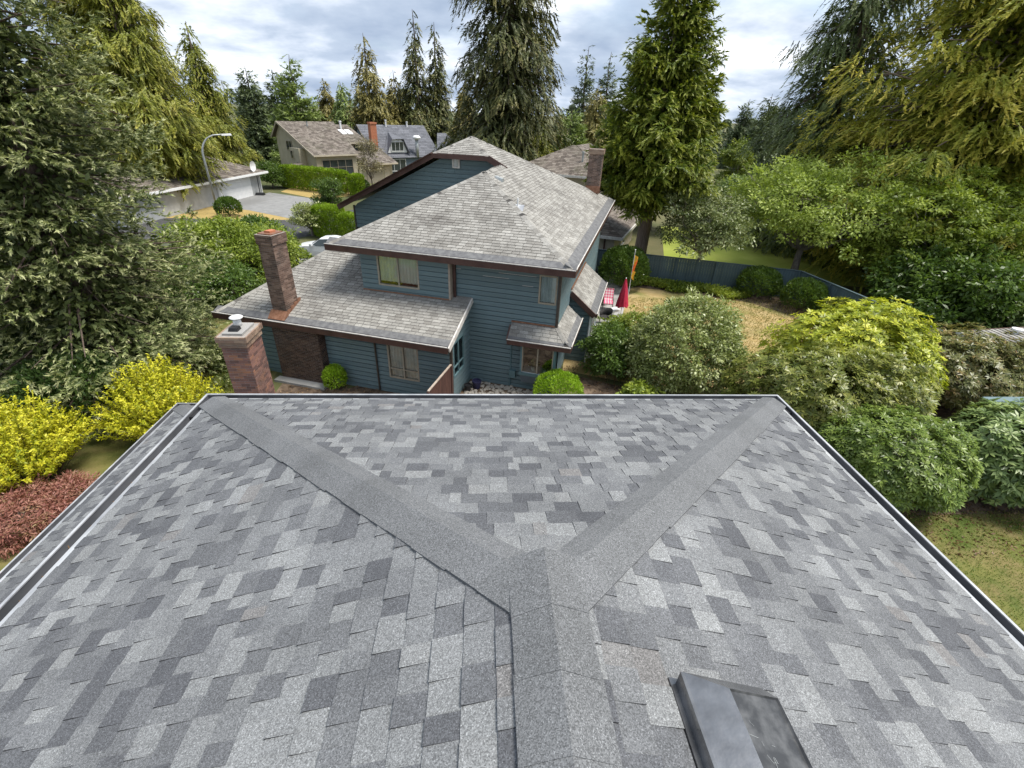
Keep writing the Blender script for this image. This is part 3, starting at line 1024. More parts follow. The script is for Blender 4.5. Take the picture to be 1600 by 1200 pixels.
def broadleaf(name, label, loc, lobes, m, nc=500, per=40, cr=0.3, L=0.12, W=0.06, bark='bark_grey', trunk_h=1.2, tr=0.12, seed=1, group=None, shell=(0.5, 1.05), stems=1, upw=0.6, cat='tree', flat=1.0, cut=-0.75, twigs=0, rough=0.2, woodname='trunk'):
    rng = np.random.default_rng(seed)
    t = thing(name, label, cat, loc, group=group)
    mb = MB()
    L0 = np.array(lobes, float)
    cen = L0[:, :3].mean(0)
    for s in range(stems):
        b = np.array([rng.uniform(-.15, .15), rng.uniform(-.15, .15), 0]) * (stems > 1) * 2
        top = np.array([cen[0] * .25 + b[0] * 1.5, cen[1] * .25 + b[1] * 1.5, trunk_h])
        limb(mb, b, top, tr * (1.25 if stems == 1 else .8), tr * .75, rng, 0.04, 5, 9)
        for lb in L0[s::stems]:
            mid = lb[:3] * np.array([1, 1, .9]) + np.array([0, 0, -lb[5] * .25])
            limb(mb, top, mid, tr * .6, tr * .18, rng, .09, 6, 6)
            for k in range(4):
                d = rnd_unit(rng, 1)[0]; d[2] = abs(d[2]) * .7
                limb(mb, mid * .9 + top * .1, lb[:3] + d * lb[3:] * .85, tr * .2, tr * .04, rng, .1, 4, 4)
    for k in range(twigs):
        lb = L0[rng.integers(len(L0))]
        d = rnd_unit(rng, 1)[0]; d[2] = abs(d[2])
        e = lb[:3] + d * lb[3:] * rng.uniform(.95, 1.12)
        limb(mb, lb[:3] + d * lb[3:] * .3 + rng.normal(size=3) * .2, e, .03, .008, rng, .12, 4, 4)
    mb.build(woodname, MT[bark], t, smooth=True)
    C, out, k = lobes_sample(rng, lobes, nc, shell, cut, rough)
    nc = len(C)
    ct = rng.uniform(0, 1, nc)
    ci = np.repeat(np.arange(nc), per)
    n = len(ci)
    off = rnd_unit(rng, n) * (rng.uniform(0, 1, n) ** .6 * cr)[:, None] * np.array([1, 1, 0.6 * flat])
    P = C[ci] + off
    D = unit(off + 0.25 * cr * rnd_unit(rng, n)) + out[ci] * .5 + rng.normal(size=(n, 3)) * .35
    D[:, 2] -= 0.25
    Nn = out[ci] * (1 - upw) + np.array([0, 0, 1.0]) * upw + rng.normal(size=(n, 3)) * .5
    tint = .5 * ct[ci] + .5 * rng.uniform(0, 1, n)
    crown(t, [(leaf_arrays(P, D, Nn, L * rng.uniform(.45, 1.45, n), W * rng.uniform(.5, 1.4, n)), tint)], m, 'crown' if cat == 'tree' else 'foliage')
    return t


def whorl_bush(name, label, loc, lobes, m, nw=1800, per=8, L=0.14, W=0.05, seed=1, group=None, spread=0.62, cat='shrub', shell=(0.82, 1.05), cut=-0.6, rough=0.15, inner=0.35):
    """rhododendron: rosettes of long leaves over the skin, thinner ones inside"""
    rng = np.random.default_rng(seed)
    t = thing(name, label, cat, loc, group=group)
    mb = MB()
    for lb in np.array(lobes, float):
        for k in range(5):
            d = rnd_unit(rng, 1)[0]; d[2] = abs(d[2])
            limb(mb, (lb[0] * .3 + rng.normal() * .1, lb[1] * .3 + rng.normal() * .1, 0), lb[:3] + d * lb[3:] * .75, .05, .012, rng, .08, 5, 5)
    mb.build('stems', MT['bark_brown'], t, smooth=True)
    parts = []
    for cnt, sh in ((nw, shell), (int(nw * inner), (0.5, 0.86))):
        C, out, k = lobes_sample(rng, lobes, cnt, sh, cut, rough)
        nc = len(C)
        axis = unit(out + np.array([0, 0, 0.75]) + rng.normal(size=(nc, 3)) * .22)
        h = unit(np.cross(axis, rnd_unit(rng, nc)))
        g = np.cross(axis, h)
        ci = np.repeat(np.arange(nc), per)
        n = len(ci)
        ang = np.tile(np.arange(per) * 2 * math.pi / per, nc) + rng.normal(size=n) * .22
        rad = h[ci] * np.cos(ang)[:, None] + g[ci] * np.sin(ang)[:, None]
        tilt = spread * rng.uniform(.55, 1.3, n)
        D = rad + axis[ci] * (1 - tilt)[:, None]
        D[:, 2] -= .1
        ct = rng.uniform(0, 1, nc)
        low = sh[0] < 0.8
        parts.append((leaf_arrays(C[ci] + rad * .015, D, axis[ci] + rng.normal(size=(n, 3)) * .12, L * rng.uniform(.7, 1.2, n), W * rng.uniform(.8, 1.2, n), .12),
                      .6 * ct[ci] + .4 * rng.uniform(0, 1, n)))
    crown(t, parts, m, 'foliage')
    return t


def hedge(name, label, loc, rotz, size, m, n=12000, L=0.12, W=0.05, seed=1, group=None, round_=0.25, cat='hedge'):
    """clipped hedge: a rounded block of short upright sprays"""
    rng = np.random.default_rng(seed)
    t = thing(name, label, cat, loc, rotz, group)
    sx, sy, sz = size
    mb = MB()
    for i in range(max(2, int(sx / .8))):
        x = -sx / 2 + .4 + (sx - .8) * (i / max(1, int(sx / .8) - 1))
        limb(mb, (x, 0, 0), (x + rng.normal() * .05, 0, sz * .85), .05, .015, rng, .03, 4, 5)
    mb.build('stems', MT['bark_brown'], t, smooth=True)
    p = rng.uniform(-1, 1, (n, 3))
    f = rng.choice(3, n, p=np.array([sy * sz, sx * sz, sx * sy]) / (sy * sz + sx * sz + sx * sy))
    sgn = np.sign(rng.uniform(-1, 1, n)); sgn[(f == 2)] = 1
    p[np.arange(n), f] = sgn * rng.uniform(.8, 1.0, n)
    nr = np.zeros((n, 3)); nr[np.arange(n), f] = sgn
    # round the block
    pw = 5
    nrm = (np.abs(p) ** pw).sum(1) ** (1 / pw)
    p = p / np.maximum(nrm, 1)[:, None]
    P = p * np.array([sx / 2, sy / 2, sz / 2]) + np.array([0, 0, sz / 2])
    P += nr * (0.035 * np.sin(P[:, 0:1] * 4.1) * np.cos(P[:, 2:3] * 5.3 + P[:, 1:2] * 3) + rng.normal(size=(n, 1)) * .02)
    D = nr * .7 + np.array([0, 0, .75]) + rng.normal(size=(n, 3)) * .4
    Nn = nr + rng.normal(size=(n, 3)) * .5
    tint = rng.uniform(0, 1, n) * .6 + .2 + .2 * np.sin(P[:, 0] * 2.3 + P[:, 2] * 3.1)
    crown(t, [(leaf_arrays(P, D, Nn, L * rng.uniform(.6, 1.3, n), W * rng.uniform(.7, 1.3, n)), tint)], m, 'foliage')
    return t


# ------------------------------------------------------------------ the house under the camera
def tone_new(rng):
    r = rng.uniform()
    if r < .2: return rng.uniform(0, .16)
    if r < .46: return rng.uniform(.2, .42)
    if r < .78: return rng.uniform(.45, .66)
    if r < .985: return rng.uniform(.72, .88)
    return rng.uniform(.94, 1)


def near_house():
    off = (0, -6, 0)
    h = thing('shingled_house', 'house in the foreground with a newly laid grey shingle hip roof and metal gutters', 'house', off)
    rng = np.random.default_rng(3)
    RX, AY, ZA, ZR, X, Y = 0.02, -4.05, 7.845, 6.41, 3.67, -0.13
    back = -12.0
    # deck
    roof = MB(off)
    roof.add([(-X, Y, ZR), (X, Y, ZR), (RX, AY, ZA), (RX, back, ZA), (-X, back, ZR), (X, back, ZR)], [(0, 1, 2), (0, 2, 3, 4), (1, 5, 3, 2)])
    roof.v = [(a, b, c - .008) for a, b, c in roof.v]
    roof.add([(-X, Y, ZR - .14), (X, Y, ZR - .14), (X, back, ZR - .14), (-X, back, ZR - .14)], [(0, 1, 2, 3)])
    roof = roof.build('roof', MT['guard'], h)
    un = lambda v: np.array(v, float) / np.linalg.norm(v)
    pcs = []
    rl, rr, rf = X + RX, X - RX, -AY + Y
    cL, cR, cF = rl / math.hypot(rl, ZA - ZR), rr / math.hypot(rr, ZA - ZR), rf / math.hypot(rf, ZA - ZR)
    WID = (0.065, 0.2)
    pcs += course_pieces((-X, Y, ZR), (0, -1, 0), un((rl, 0, ZA - ZR)), lambda s: rf / rl * s * cL, lambda s: 11.9, rl / cL, .1455, WID, rng, True, .075, tone_new)
    pcs += course_pieces((X, Y, ZR), (0, -1, 0), un((-rr, 0, ZA - ZR)), lambda s: rf / rr * s * cR, lambda s: 11.9, rr / cR, .1455, WID, rng, True, .075, tone_new)
    pcs += course_pieces((-X, Y, ZR), (1, 0, 0), un((0, -rf, ZA - ZR)), lambda s: rl / rf * s * cF, lambda s: 2 * X - rr / rf * s * cF, rf / cF, .1455, WID, rng, True, .07, tone_new)
    # nothing is laid under the vent
    lay_pieces(pcs, roof, MT['shingle_new'], 300, 'shingle', 'shingle_field', off)
    # caps
    sL, sR = un((-rl, 0, -(ZA - ZR))), un((rr, 0, -(ZA - ZR)))
    nL, nR, nF = un(np.cross((rl, 0, ZA - ZR), (0, 1, 0))), un(np.cross((0, 1, 0), (-rr, 0, ZA - ZR))), un(np.cross((1, 0, 0), (0, -rf, ZA - ZR)))
    nL, nR, nF = [n if n[2] > 0 else -n for n in (nL, nR, nF)]
    A = np.array([RX, AY, ZA])
    for cx, nS, low in ((-X, nL, 1), (X, nR, -1)):
        P0 = np.array([cx, Y, ZR])
        d = un(A - P0)
        pS = un(np.cross(nS, d)); pF = un(np.cross(nF, d))
        if pS[1] > 0: pS = -pS
        if pF[1] < 0: pF = -pF
        cap_run(roof, P0 + d * .05, A - d * .02, pS, pF, .185, .27, rng, MT['cap_new'], 'hip_cap', off, halfB=.135)
    cap_run(roof, (RX, back, ZA), (RX, AY + .17, ZA), sL, sR, .185, .27, rng, MT['cap_new'], 'ridge_cap', off, lift=.036)
    # drip edge sheets
    e = .105
    for q, nn in (([(-X - .015, Y + .015, ZR - .006), (X + .015, Y + .015, ZR - .006), (X - e, Y - e, ZR - .006 + e * .366), (-X + e, Y - e, ZR - .006 + e * .366)], nF),
                  ([(-X - .015, Y + .015, ZR - .006), (-X + e, Y - e, ZR - .006 + e * .389), (-X + e, back, ZR - .006 + e * .389), (-X - .015, back, ZR - .006)], nL),
                  ([(X + .015, Y + .015, ZR - .006), (X + .015, back, ZR - .006), (X - e, back, ZR - .006 + e * .389), (X - e, Y - e, ZR - .006 + e * .389)], nR)):
        MB(off).slab(q, nn, .0015).build('drip_edge', MT['galv'], h)
    # gutters: floor, outer wall and rolled lip
    def gutter(p, q, inward, zt, w=.13, dep=.095, lipm='lip', outs=(), dark_spans=()):
        p, q, inward = np.array(p, float), np.array(q, float), np.array(inward, float)
        d = (q - p) / np.linalg.norm(q - p)
        mI, mO = MB(off), MB(off)
        Z = np.array([0, 0, 1.0])
        # mitre: shorten the inner edge at the front corners
        def strip(mb, i0, i1, z0, z1):
            a, b = p + inward * i0 + d * i0, q + inward * i0
            a2, b2 = p + inward * i1 + d * i1, q + inward * i1
            if mit[1]: b, b2 = b - d * i0, b2 - d * i1
            if not mit[0]: a, a2 = p + inward * i0, p + inward * i1
            mb.hexa([a + Z * (z0), b + Z * z0, b2 + Z * z0, a2 + Z * z0, a + Z * z1, b + Z * z1, b2 + Z * z1, a2 + Z * z1])
        mit = outs
        strip(mO, 0.0, .006, zt - dep, zt - .004)
        strip(mO, .006, w, zt - dep - .004, zt - dep)
        g = mO.build('gutter', MT['gutter'], h)
        strip(mI, .008, w - .004, zt - dep + .002, zt - dep + .008)
        strip(mI, .008, .012, zt - dep + .01, zt - .012)
        strip(mI, w - .004, w, zt - dep + .01, zt - .01)
        mI.build('trough_lining', MT['gutter_in'], g)
        ml = MB(off)
        strip(ml, -.008, .016, zt - .008, zt + .004)
        ml.build('gutter_lip', MT[lipm], g)
        for a, b in dark_spans:  # black blocks filling short lengths of the trough
            ms = MB(off)
            x0, x1 = p + d * a, p + d * b
            ms.hexa([x0 + inward * .014 + Z * (zt - dep + .01), x1 + inward * .014 + Z * (zt - dep + .01), x1 + inward * (w - .008) + Z * (zt - dep + .01), x0 + inward * (w - .008) + Z * (zt - dep + .01),
                     x0 + inward * .014 + Z * (zt - .035), x1 + inward * .014 + Z * (zt - .035), x1 + inward * (w - .008) + Z * (zt - .035), x0 + inward * (w - .008) + Z * (zt - .035)])
            ms.build('dark_block', MT['black'], g)
        return g
    zt = 6.395
    gutter((-3.8, 0, 0), (3.8, 0, 0), (0, -1, 0), zt, outs=(True, True), dark_spans=((1.66, 2.05), (6.83, 7.2)), lipm='galv')
    gutter((-3.8, 0, 0), (-3.8, back, 0), (1, 0, 0), zt, outs=(True, False), dark_spans=((.25, .48),), lipm='galv')
    gutter((3.8, 0, 0), (3.8, back, 0), (-1, 0, 0), zt, outs=(True, False), dark_spans=((.2, .4),), lipm='galv')
    for a, b in (((-3.66, -.17, 6.2), (3.66, -.145, 6.39)), ((-3.66, back, 6.2), (-3.635, -.175, 6.39)), ((3.635, back, 6.2), (3.66, -.175, 6.39))):
        MB(off).box(a, b).build('fascia', MT['brown'], h)
    # walls
    MB(off).box((-3.3, back + .3, 0), (3.3, -.5, 6.25)).build('wall', MT['greywall'], h)
    MB(off).box((-6.75, back + .3, 0), (-3.31, 3.7, 3.5)).build('wall', MT['greywall'], h)
    MB(off).box((-3.305, -.49, 0), (-1.6, 3.7, 3.5)).build('wall', MT['greywall'], h)
    # wing roof, one storey lower
    X0, Y0, Z0, sl = -7.14, 4.07, 3.62, .384
    cs = 1 / math.hypot(1, sl)
    run = 3.7
    wr = MB(off)
    wr.add([(X0, Y0, Z0 - .008), (-1.5, Y0, Z0 - .008), (-1.5, Y0 - run, Z0 + run * sl - .008), (X0 + run, Y0 - run, Z0 + run * sl - .008), (X0 + run, back, Z0 + run * sl - .008), (X0, back, Z0 - .008)],
           [(0, 1, 2, 3), (0, 3, 4, 5)])
    wr = wr.build('wing_roof', MT['guard'], h)
    p2 = course_pieces((X0, Y0, Z0), (0, -1, 0), un((1, 0, sl)), lambda s: s * cs, lambda s: 16.0, run / cs, .1455, WID, rng, True, .09, tone_new)
    p2 += course_pieces((X0, Y0, Z0), (1, 0, 0), un((0, -1, sl)), lambda s: s * cs, lambda s: 5.6, run / cs, .1455, WID, rng, True, .09, tone_new)
    lay_pieces(p2, wr, MT['shingle_new'], 0, 'shingle', 'shingle_field', off)
    d = un((1, -1, sl))
    n1_, n2_ = un((-sl, 0, 1)), un((0, sl, 1))
    pS = un(np.cross(n1_, d)); pS = -pS if pS[1] > 0 else pS
    pF = un(np.cross(n2_, d)); pF = -pF if pF[0] < 0 else pF
    cap_run(wr, np.array([X0, Y0, Z0]) + d * .05, np.array([X0, Y0, Z0]) + d * 3.0, pS, pF, .17, .27, rng, MT['cap_new'], 'hip_cap', off, joined=True)
    MB(off).slab([(X0 - .015, Y0 + .015, Z0 - .006), (X0 + .11, Y0 - .11, Z0 + .036), (X0 + .11, back, Z0 + .036), (X0 - .015, back, Z0 - .006)], n1_, .0015).build('drip_edge', MT['galv'], h)
    MB(off).slab([(X0 - .015, Y0 + .015, Z0 - .006), (-1.5, Y0 + .015, Z0 - .006), (-1.5, Y0 - .11, Z0 + .036), (X0 + .11, Y0 - .11, Z0 + .036)], n2_, .0015).build('drip_edge', MT['galv'], h)
    gutter((-7.27, 4.2, 0), (-7.27, back, 0), (1, 0, 0), 3.605, outs=(True, False), lipm='galv')
    gutter((-7.27, 4.2, 0), (-1.5, 4.2, 0), (0, -1, 0), 3.605, outs=(True, False), lipm='galv', dark_spans=((.02, .3),))
    # roof vent: flange, hood with bevelled top and sunk panel
    sd = un((rr, 0, -(ZA - ZR)))
    ay = np.array([0, -1.0, 0])
    n = nR
    O = np.array([.50, -4.36, ZA - (.50 - RX) * (ZA - ZR) / rr])
    Pv = lambda a, b, z: O + sd * a + ay * b + n * z
    mb = MB(off)
    mb.hexa([Pv(-.012, -.01, .006), Pv(.56, -.01, .006), Pv(.56, .53, .006), Pv(-.012, .53, .006), Pv(-.012, -.01, .016), Pv(.56, -.01, .016), Pv(.56, .53, .016), Pv(-.012, .53, .016)])
    vent = mb.build('roof_vent', MT['vent'], h)
    LX, LY, hb, ht = .41, .45, .08, .165
    mb = MB(off)
    ring0 = [Pv(.012, .012, .015), Pv(LX - .01, .012, .015), Pv(LX - .01, LY - .01, .015), Pv(.012, LY - .01, .015)]
    ring1 = [Pv(0, 0, hb), Pv(LX, 0, hb), Pv(LX, LY, hb), Pv(0, LY, hb)]
    ring1b = [Pv(.006, .006, hb + .01), Pv(LX - .006, .006, hb + .01), Pv(LX - .006, LY - .006, hb + .01), Pv(.006, LY - .006, hb + .01)]
    ring2 = [Pv(.135, .085, ht), Pv(LX - .035, .085, ht), Pv(LX - .035, LY - .1, ht), Pv(.135, LY - .1, ht)]
    vs = ring0 + ring1 + ring1b + ring2
    fs = []
    for r0 in (0, 4, 8):
        for i in range(4):
            j = (i + 1) % 4
            fs.append((r0 + i, r0 + j, r0 + 4 + j, r0 + 4 + i))
    mb.add(vs, fs)
    mb.build('vent_hood', MT['vent'], vent)
    mb = MB(off)
    ring3 = [Pv(.14, .09, ht - .008), Pv(LX - .04, .09, ht - .008), Pv(LX - .04, LY - .105, ht - .014), Pv(.14, LY - .105, ht - .014)]
    mb.add(ring2 + ring3, [(0, 1, 5, 4), (1, 2, 6, 5), (2, 3, 7, 6), (3, 0, 4, 7), (4, 5, 6, 7)])
    mb.build('vent_panel', MT['vent_panel'], vent)
    sr_ = np.random.default_rng(8)
    for k in range(9):
        a, b = sr_.normal(.2, .03), sr_.normal(.3, .05)
        ang = sr_.normal(.9, .5)
        l_, w_ = sr_.uniform(.01, .045), sr_.uniform(.0008, .0018)
        z = ht - .0072 - .006 * (b - .09) / .28
        ca, sa = math.cos(ang), math.sin(ang)
        MB(off).add([Pv(a, b, z), Pv(a + l_ * ca, b + l_ * sa, z), Pv(a + l_ * ca - w_ * sa, b + l_ * sa + w_ * ca, z), Pv(a - w_ * sa, b + w_ * ca, z)], [(0, 1, 2, 3)]).build('scuff_mark', MT['steel'], vent)
    # brick chimney of the wing
    ch = MB(off).box((-6.13, 4.42, 0), (-5.48, 5.28, .25)).build('chimney', MT['concrete'], h)
    brick_stack(ch, -6.08, -5.53, 4.47, 5.23, .25, 4.9, MT['brick_red'], rng, 300, off)
    for (g, z0, z1) in ((.025, 4.9, 5.035), (.055, 5.035, 5.17)):
        cm = MB(off)
        brick_stack(ch, -6.08 - g, -5.53 + g, 4.47 - g, 5.23 + g, z0, z1, MT['brick_cap'], rng, 400, off)
    MB(off).box((-6.02, 4.53, 5.165), (-5.59, 5.17, 5.21)).build('chimney_crown', MT['concrete'], ch)
    fl = MB(off); fl.lathe([(.085, 0), (.085, .14), (.07, .15), (.07, .17)], (-5.86, 4.98, 5.21), 16)
    fl = fl.build('flue_pipe', MT['fan_white'], ch, smooth=True)
    fl2 = MB(off); fl2.lathe([(.06, .17), (.12, .18), (.145, .2), (.145, .215), (.1, .24), (.0, .25)], (-5.86, 4.98, 5.21), 20)
    fl2.build('flue_cap', MT['fan_white'], ch, smooth=True)
    b2 = MB(off); b2.hexa([(-5.93, 4.63, 5.21), (-5.72, 4.63, 5.21), (-5.72, 4.83, 5.21), (-5.93, 4.83, 5.21), (-5.91, 4.65, 5.29), (-5.74, 4.65, 5.29), (-5.74, 4.81, 5.29), (-5.91, 4.81, 5.29)])
    b2.build('flue_damper', MT['black'], ch)
    return h


near_house()


# ------------------------------------------------------------------ the teal neighbour
TA = math.radians(-18.3)
E1 = np.array([math.cos(TA), math.sin(TA), 0]); E2 = np.array([-math.sin(TA), math.cos(TA), 0])


def tw(p):
    """teal house frame (u, v, z) to world"""
    return E1 * p[0] + E2 * p[1] + np.array([0, 0, p[2]])


def teal_house():
    off = np.array([-7.0, 15.0, 0.0])
    base = tw(off)
    h = thing('teal_house', 'teal lap-sided two-storey house with brown fascia and weathered grey shingle roofs', 'house', tuple(base), TA)
    rng = np.random.default_rng(5)
    un = lambda v: np.array(v, float) / np.linalg.norm(v)
    sl = .5
    c5 = 1 / math.hypot(1, .5)
    ZE = 5.2

    def plane(poly, name='roof', m='shingle_old', par=h):
        mb = MB(off)
        n = un(np.cross(np.array(poly[1], float) - np.array(poly[0], float), np.array(poly[2], float) - np.array(poly[0], float)))
        if n[2] < 0: n = -n
        mb.slab([np.array(p, float) - n * .008 for p in poly], n, .05, .35)
        return mb.build(name, MT[m], par)

    roof = plane([(-9.75, 10.3, ZE), (-.55, 10.3, ZE), (-5.15, 14.9, ZE + 2.3)])
    pcs = course_pieces((-9.75, 10.3, ZE), (1, 0, 0), un((0, 1, sl)), lambda s: s * c5, lambda s: 9.2 - s * c5, 4.6 / c5, .15, (.26, .34), rng, False, .3, None, .016, .014)
    # main right-hand slope, running from the hip end past the gable to the back hip
    rs = [(-.55, 10.3, ZE), (-.55, 26.1, ZE), (-7.25, 19.4, ZE + 3.35), (-7.25, 19.1, ZE + 3.35), (-5.85, 17.7, ZE + 2.65), (-5.15, 17.7, ZE + 2.3), (-5.15, 14.9, ZE + 2.3)]
    r2 = plane(rs)

    def lo2(s):
        p = s * c5
        if p < 4.6: return p
        if p < 5.3: return 7.4
        return 7.4 + (p - 5.3)
    pcs2 = course_pieces((-.55, 10.3, ZE), (0, 1, 0), un((-1, 0, sl)), lo2, lambda s: 15.8 - s * c5, 6.7 / c5, .15, (.26, .34), rng, False, .32, None, .016, .014)
    r3 = plane([(-8.65, 17.7, ZE + 2.65), (-5.85, 17.7, ZE + 2.65), (-7.25, 19.1, ZE + 3.35)])
    pcs3 = course_pieces((-8.65, 17.7, ZE + 2.65), (1, 0, 0), un((0, 1, sl)), lambda s: s * c5, lambda s: 2.8 - s * c5, 1.4 / c5, .15, (.26, .34), rng, False, .03, None, .016, .014)
    # unseen slopes
    plane([(-9.75, 10.3, ZE), (-5.15, 14.9, ZE + 2.3), (-5.15, 18.1, ZE + 2.3), (-9.75, 18.1, ZE)])
    plane([(-13.95, 17.7, ZE), (-8.65, 17.7, ZE + 2.65), (-7.25, 19.1, ZE + 3.35), (-7.25, 19.4, ZE + 3.35), (-13.95, 26.1, ZE)])
    plane([(-13.95, 26.1, ZE), (-7.25, 19.4, ZE + 3.35), (-.55, 26.1, ZE)])
    # wing roof
    L0 = (-13.95, 8.5, 2.6)
    wr = plane([L0, (-4.33, 8.5, 2.6), (-4.33, 10.93, 2.6 + .4 * 2.43), (-8.72, 10.93, 2.6 + .4 * 2.43), (-8.72, 14.5, 5.0), (-10.4, 14.5, 5.0)])
    cw = 1 / math.hypot(1, .4)
    pcs4 = course_pieces(L0, (1, 0, 0), un((0, 1, .4)), lambda s: .591 * s * cw, lambda s: 9.6 if s * cw < 2.16 else 5.2, 5.9 / cw, .15, (.26, .34), rng, False, .3, None, .016, .014)
    plane([L0, (-10.4, 14.5, 5.0), (-13.95, 14.5, 2.6)])
    # side shed roof and bay roof
    sr = plane([(.08, 13.9, 2.4), (.08, 18.5, 2.4), (-1.03, 18.5, 3.3), (-1.03, 13.9, 3.3)])
    ss = .9 / 1.11
    pcs5 = course_pieces((.08, 13.9, 2.4), (0, 1, 0), un((-1, 0, ss)), lambda s: 0.03, lambda s: 4.57, 1.4, .15, (.26, .34), rng, False, .26, None, .016, .014)
    bs = .48 / .55
    br = plane([(-2.75, 10.4, 2.35), (-.45, 10.4, 2.35), (-1.0, 10.95, 2.83), (-2.75, 10.95, 2.83)])
    plane([(-.45, 10.4, 2.35), (-.45, 13.4, 2.35), (-1.0, 13.4, 2.83), (-1.0, 10.95, 2.83)])
    cb = 1 / math.hypot(1, bs)
    pcs6 = course_pieces((-2.75, 10.4, 2.35), (1, 0, 0), un((0, 1, bs)), lambda s: .02, lambda s: 2.3 - s * cb, .55 / cb, .15, (.26, .34), rng, False, .1, None, .016, .014)
    pcs6 += course_pieces((-.45, 10.4, 2.35), (0, 1, 0), un((-1, 0, bs)), lambda s: s * cb, lambda s: 2.98, .55 / cb, .15, (.26, .34), rng, False, .18, None, .016, .014)
    lay_pieces(pcs, roof, MT['shingle_old'], 130, 'shingle', 'shingle_field', off, tw)
    lay_pieces(pcs2, r2, MT['shingle_old'], 40, 'shingle', 'shingle_field', off, tw)
    lay_pieces(pcs3, r3, MT['shingle_old'], 0, 'shingle', 'shingle_field', off, tw)
    lay_pieces(pcs4, wr, MT['shingle_old'], 110, 'shingle', 'shingle_field', off, tw)
    lay_pieces(pcs5, sr, MT['shingle_old'], 0, 'shingle', 'shingle_field', off, tw)
    lay_pieces(pcs6, br, MT['shingle_old'], 20, 'shingle', 'shingle_field', off, tw)
    # caps on the hips
    def hip(par, p0, p1, s1, s2, half=.16):
        cap_run(par, p0, p1, un(s1), un(s2), half, .15, rng, MT['shingle_old'], 'hip_cap', off, lift=.02, joined=True)
    hip(roof, (-9.75, 10.3, ZE), (-5.15, 14.9, ZE + 2.3), (1, -.62, -.31), (-.62, 1, -.31))
    hip(roof, (-.55, 10.3, ZE), (-5.15, 14.9, ZE + 2.3), (-1, -.62, -.31), (.62, 1, -.31))
    hip(r2, (-5.15, 14.8, ZE + 2.3), (-5.15, 17.75, ZE + 2.3), (1, 0, -.5), (-1, 0, -.5))
    hip(r2, (-.55, 26.1, ZE), (-7.25, 19.4, ZE + 3.35), (.62, -1, -.31), (-1, .62, -.31))
    hip(r3, (-5.85, 17.7, ZE + 2.65), (-7.25, 19.1, ZE + 3.35), (-1, -.62, -.31), (.62, 1, -.31))
    hip(r3, (-8.65, 17.7, ZE + 2.65), (-7.25, 19.1, ZE + 3.35), (1, -.62, -.31), (-.62, 1, -.31))
    hip(r3, (-7.25, 19.05, ZE + 3.35), (-7.25, 19.45, ZE + 3.35), (1, 0, -.5), (-1, 0, -.5))
    hip(wr, L0, (-10.4, 14.5, 5.0), (1, -.5, -.2), (-1, .4, -.6))
    hip(br, (-.45, 10.4, 2.35), (-1.0, 10.95, 2.83), (-1, -.6, -.4), (.6, 1, -.4), .12)

    # eaves: smooth guard strip, brown fascia gutter, pale lip
    def eave(p, q, inward, slope, w=.3, hgt=.24, z=None):
        p, q, i = np.array(p, float), np.array(q, float), np.array(inward, float)
        up = np.array([0, 0, 1.0])
        n = un(-i * slope + up)
        d = un(q - p)
        MB(off).slab([p + n * .012, q + n * .012, q + i * w + up * w * slope + n * .012, p + i * w + up * w * slope + n * .012], n, .01).build('gutter_guard', MT['guard'], h)
        mb = MB(off)
        a, b = p - i * .11, q - i * .11
        mb.hexa([a - up * hgt, b - up * hgt, q - up * hgt, p - up * hgt, a - up * .015, b - up * .015, q - up * .015, p - up * .015])
        f = mb.build('fascia', MT['brown'], h)
        mb = MB(off)
        mb.hexa([a - i * .012 - up * .013, b - i * .012 - up * .013, b + i * .02 - up * .013, a + i * .02 - up * .013, a - i * .012 + up * .012, b - i * .012 + up * .012, b + i * .02 + up * .012, a + i * .02 + up * .012])
        mb.build('gutter_lip', MT['lip'], f)
        mb = MB(off)
        mb.hexa([a + i * .022 - up * .013, b + i * .022 - up * .013, q - up * .013, p - up * .013, a + i * .022 - up * .004, b + i * .022 - up * .004, q - up * .004, p - up * .004])
        mb.build('trough_lining', MT['guard'], f)
    eave((-9.86, 10.3, ZE), (-.44, 10.3, ZE), (0, 1, 0), .5)
    eave((-.55, 10.32, ZE), (-.55, 26.2, ZE), (-1, 0, 0), .5)
    eave((-14.05, 8.5, 2.6), (-4.34, 8.5, 2.6), (0, 1, 0), .4)
    eave((.08, 13.93, 2.4), (.08, 18.5, 2.4), (-1, 0, 0), ss, .24, .18)
    eave((-2.75, 10.4, 2.35), (-.35, 10.4, 2.35), (0, 1, 0), bs, .1, .2)
    eave((-.45, 10.42, 2.35), (-.45, 13.4, 2.35), (-1, 0, 0), bs, .17, .18)
    # rake boards of the gable, jerkinhead fascia, wing rake, shed rake
    for p, q in (((-14.1, 17.62, ZE - .16), (-8.6, 17.62, ZE + 2.59)), ((-5.9, 17.62, ZE + 2.59), (-5.0, 17.62, ZE + 2.14)),):
        MB(off).bar(p, q, .06, .26, up=(.45, 0, .9) if p[0] < -8 and q[0] > -13 and q[0] < -6 else (-.45, 0, .9)).build('rake_board', MT['brown'], h)
    MB(off).box((-8.7, 17.6, ZE + 2.46), (-5.8, 17.68, ZE + 2.66)).build('fascia', MT['brown'], h)
    MB(off).bar((-13.96, 17.55, ZE + .02), (-8.65, 17.55, ZE + 2.67), .2, .03, up=(-.45, 0, .9)).build('rake_flashing', MT['brown'], h)
    MB(off).bar((-4.3, 8.45, 2.49), (-4.3, 10.9, 3.47), .05, .2, up=(0, -.37, .93)).build('rake_board', MT['lip'], h)
    MB(off).bar((.08, 13.86, 2.3), (-1.0, 13.86, 3.18), .06, .22, up=(.59, 0, .8)).build('rake_board', MT['brown'], h)
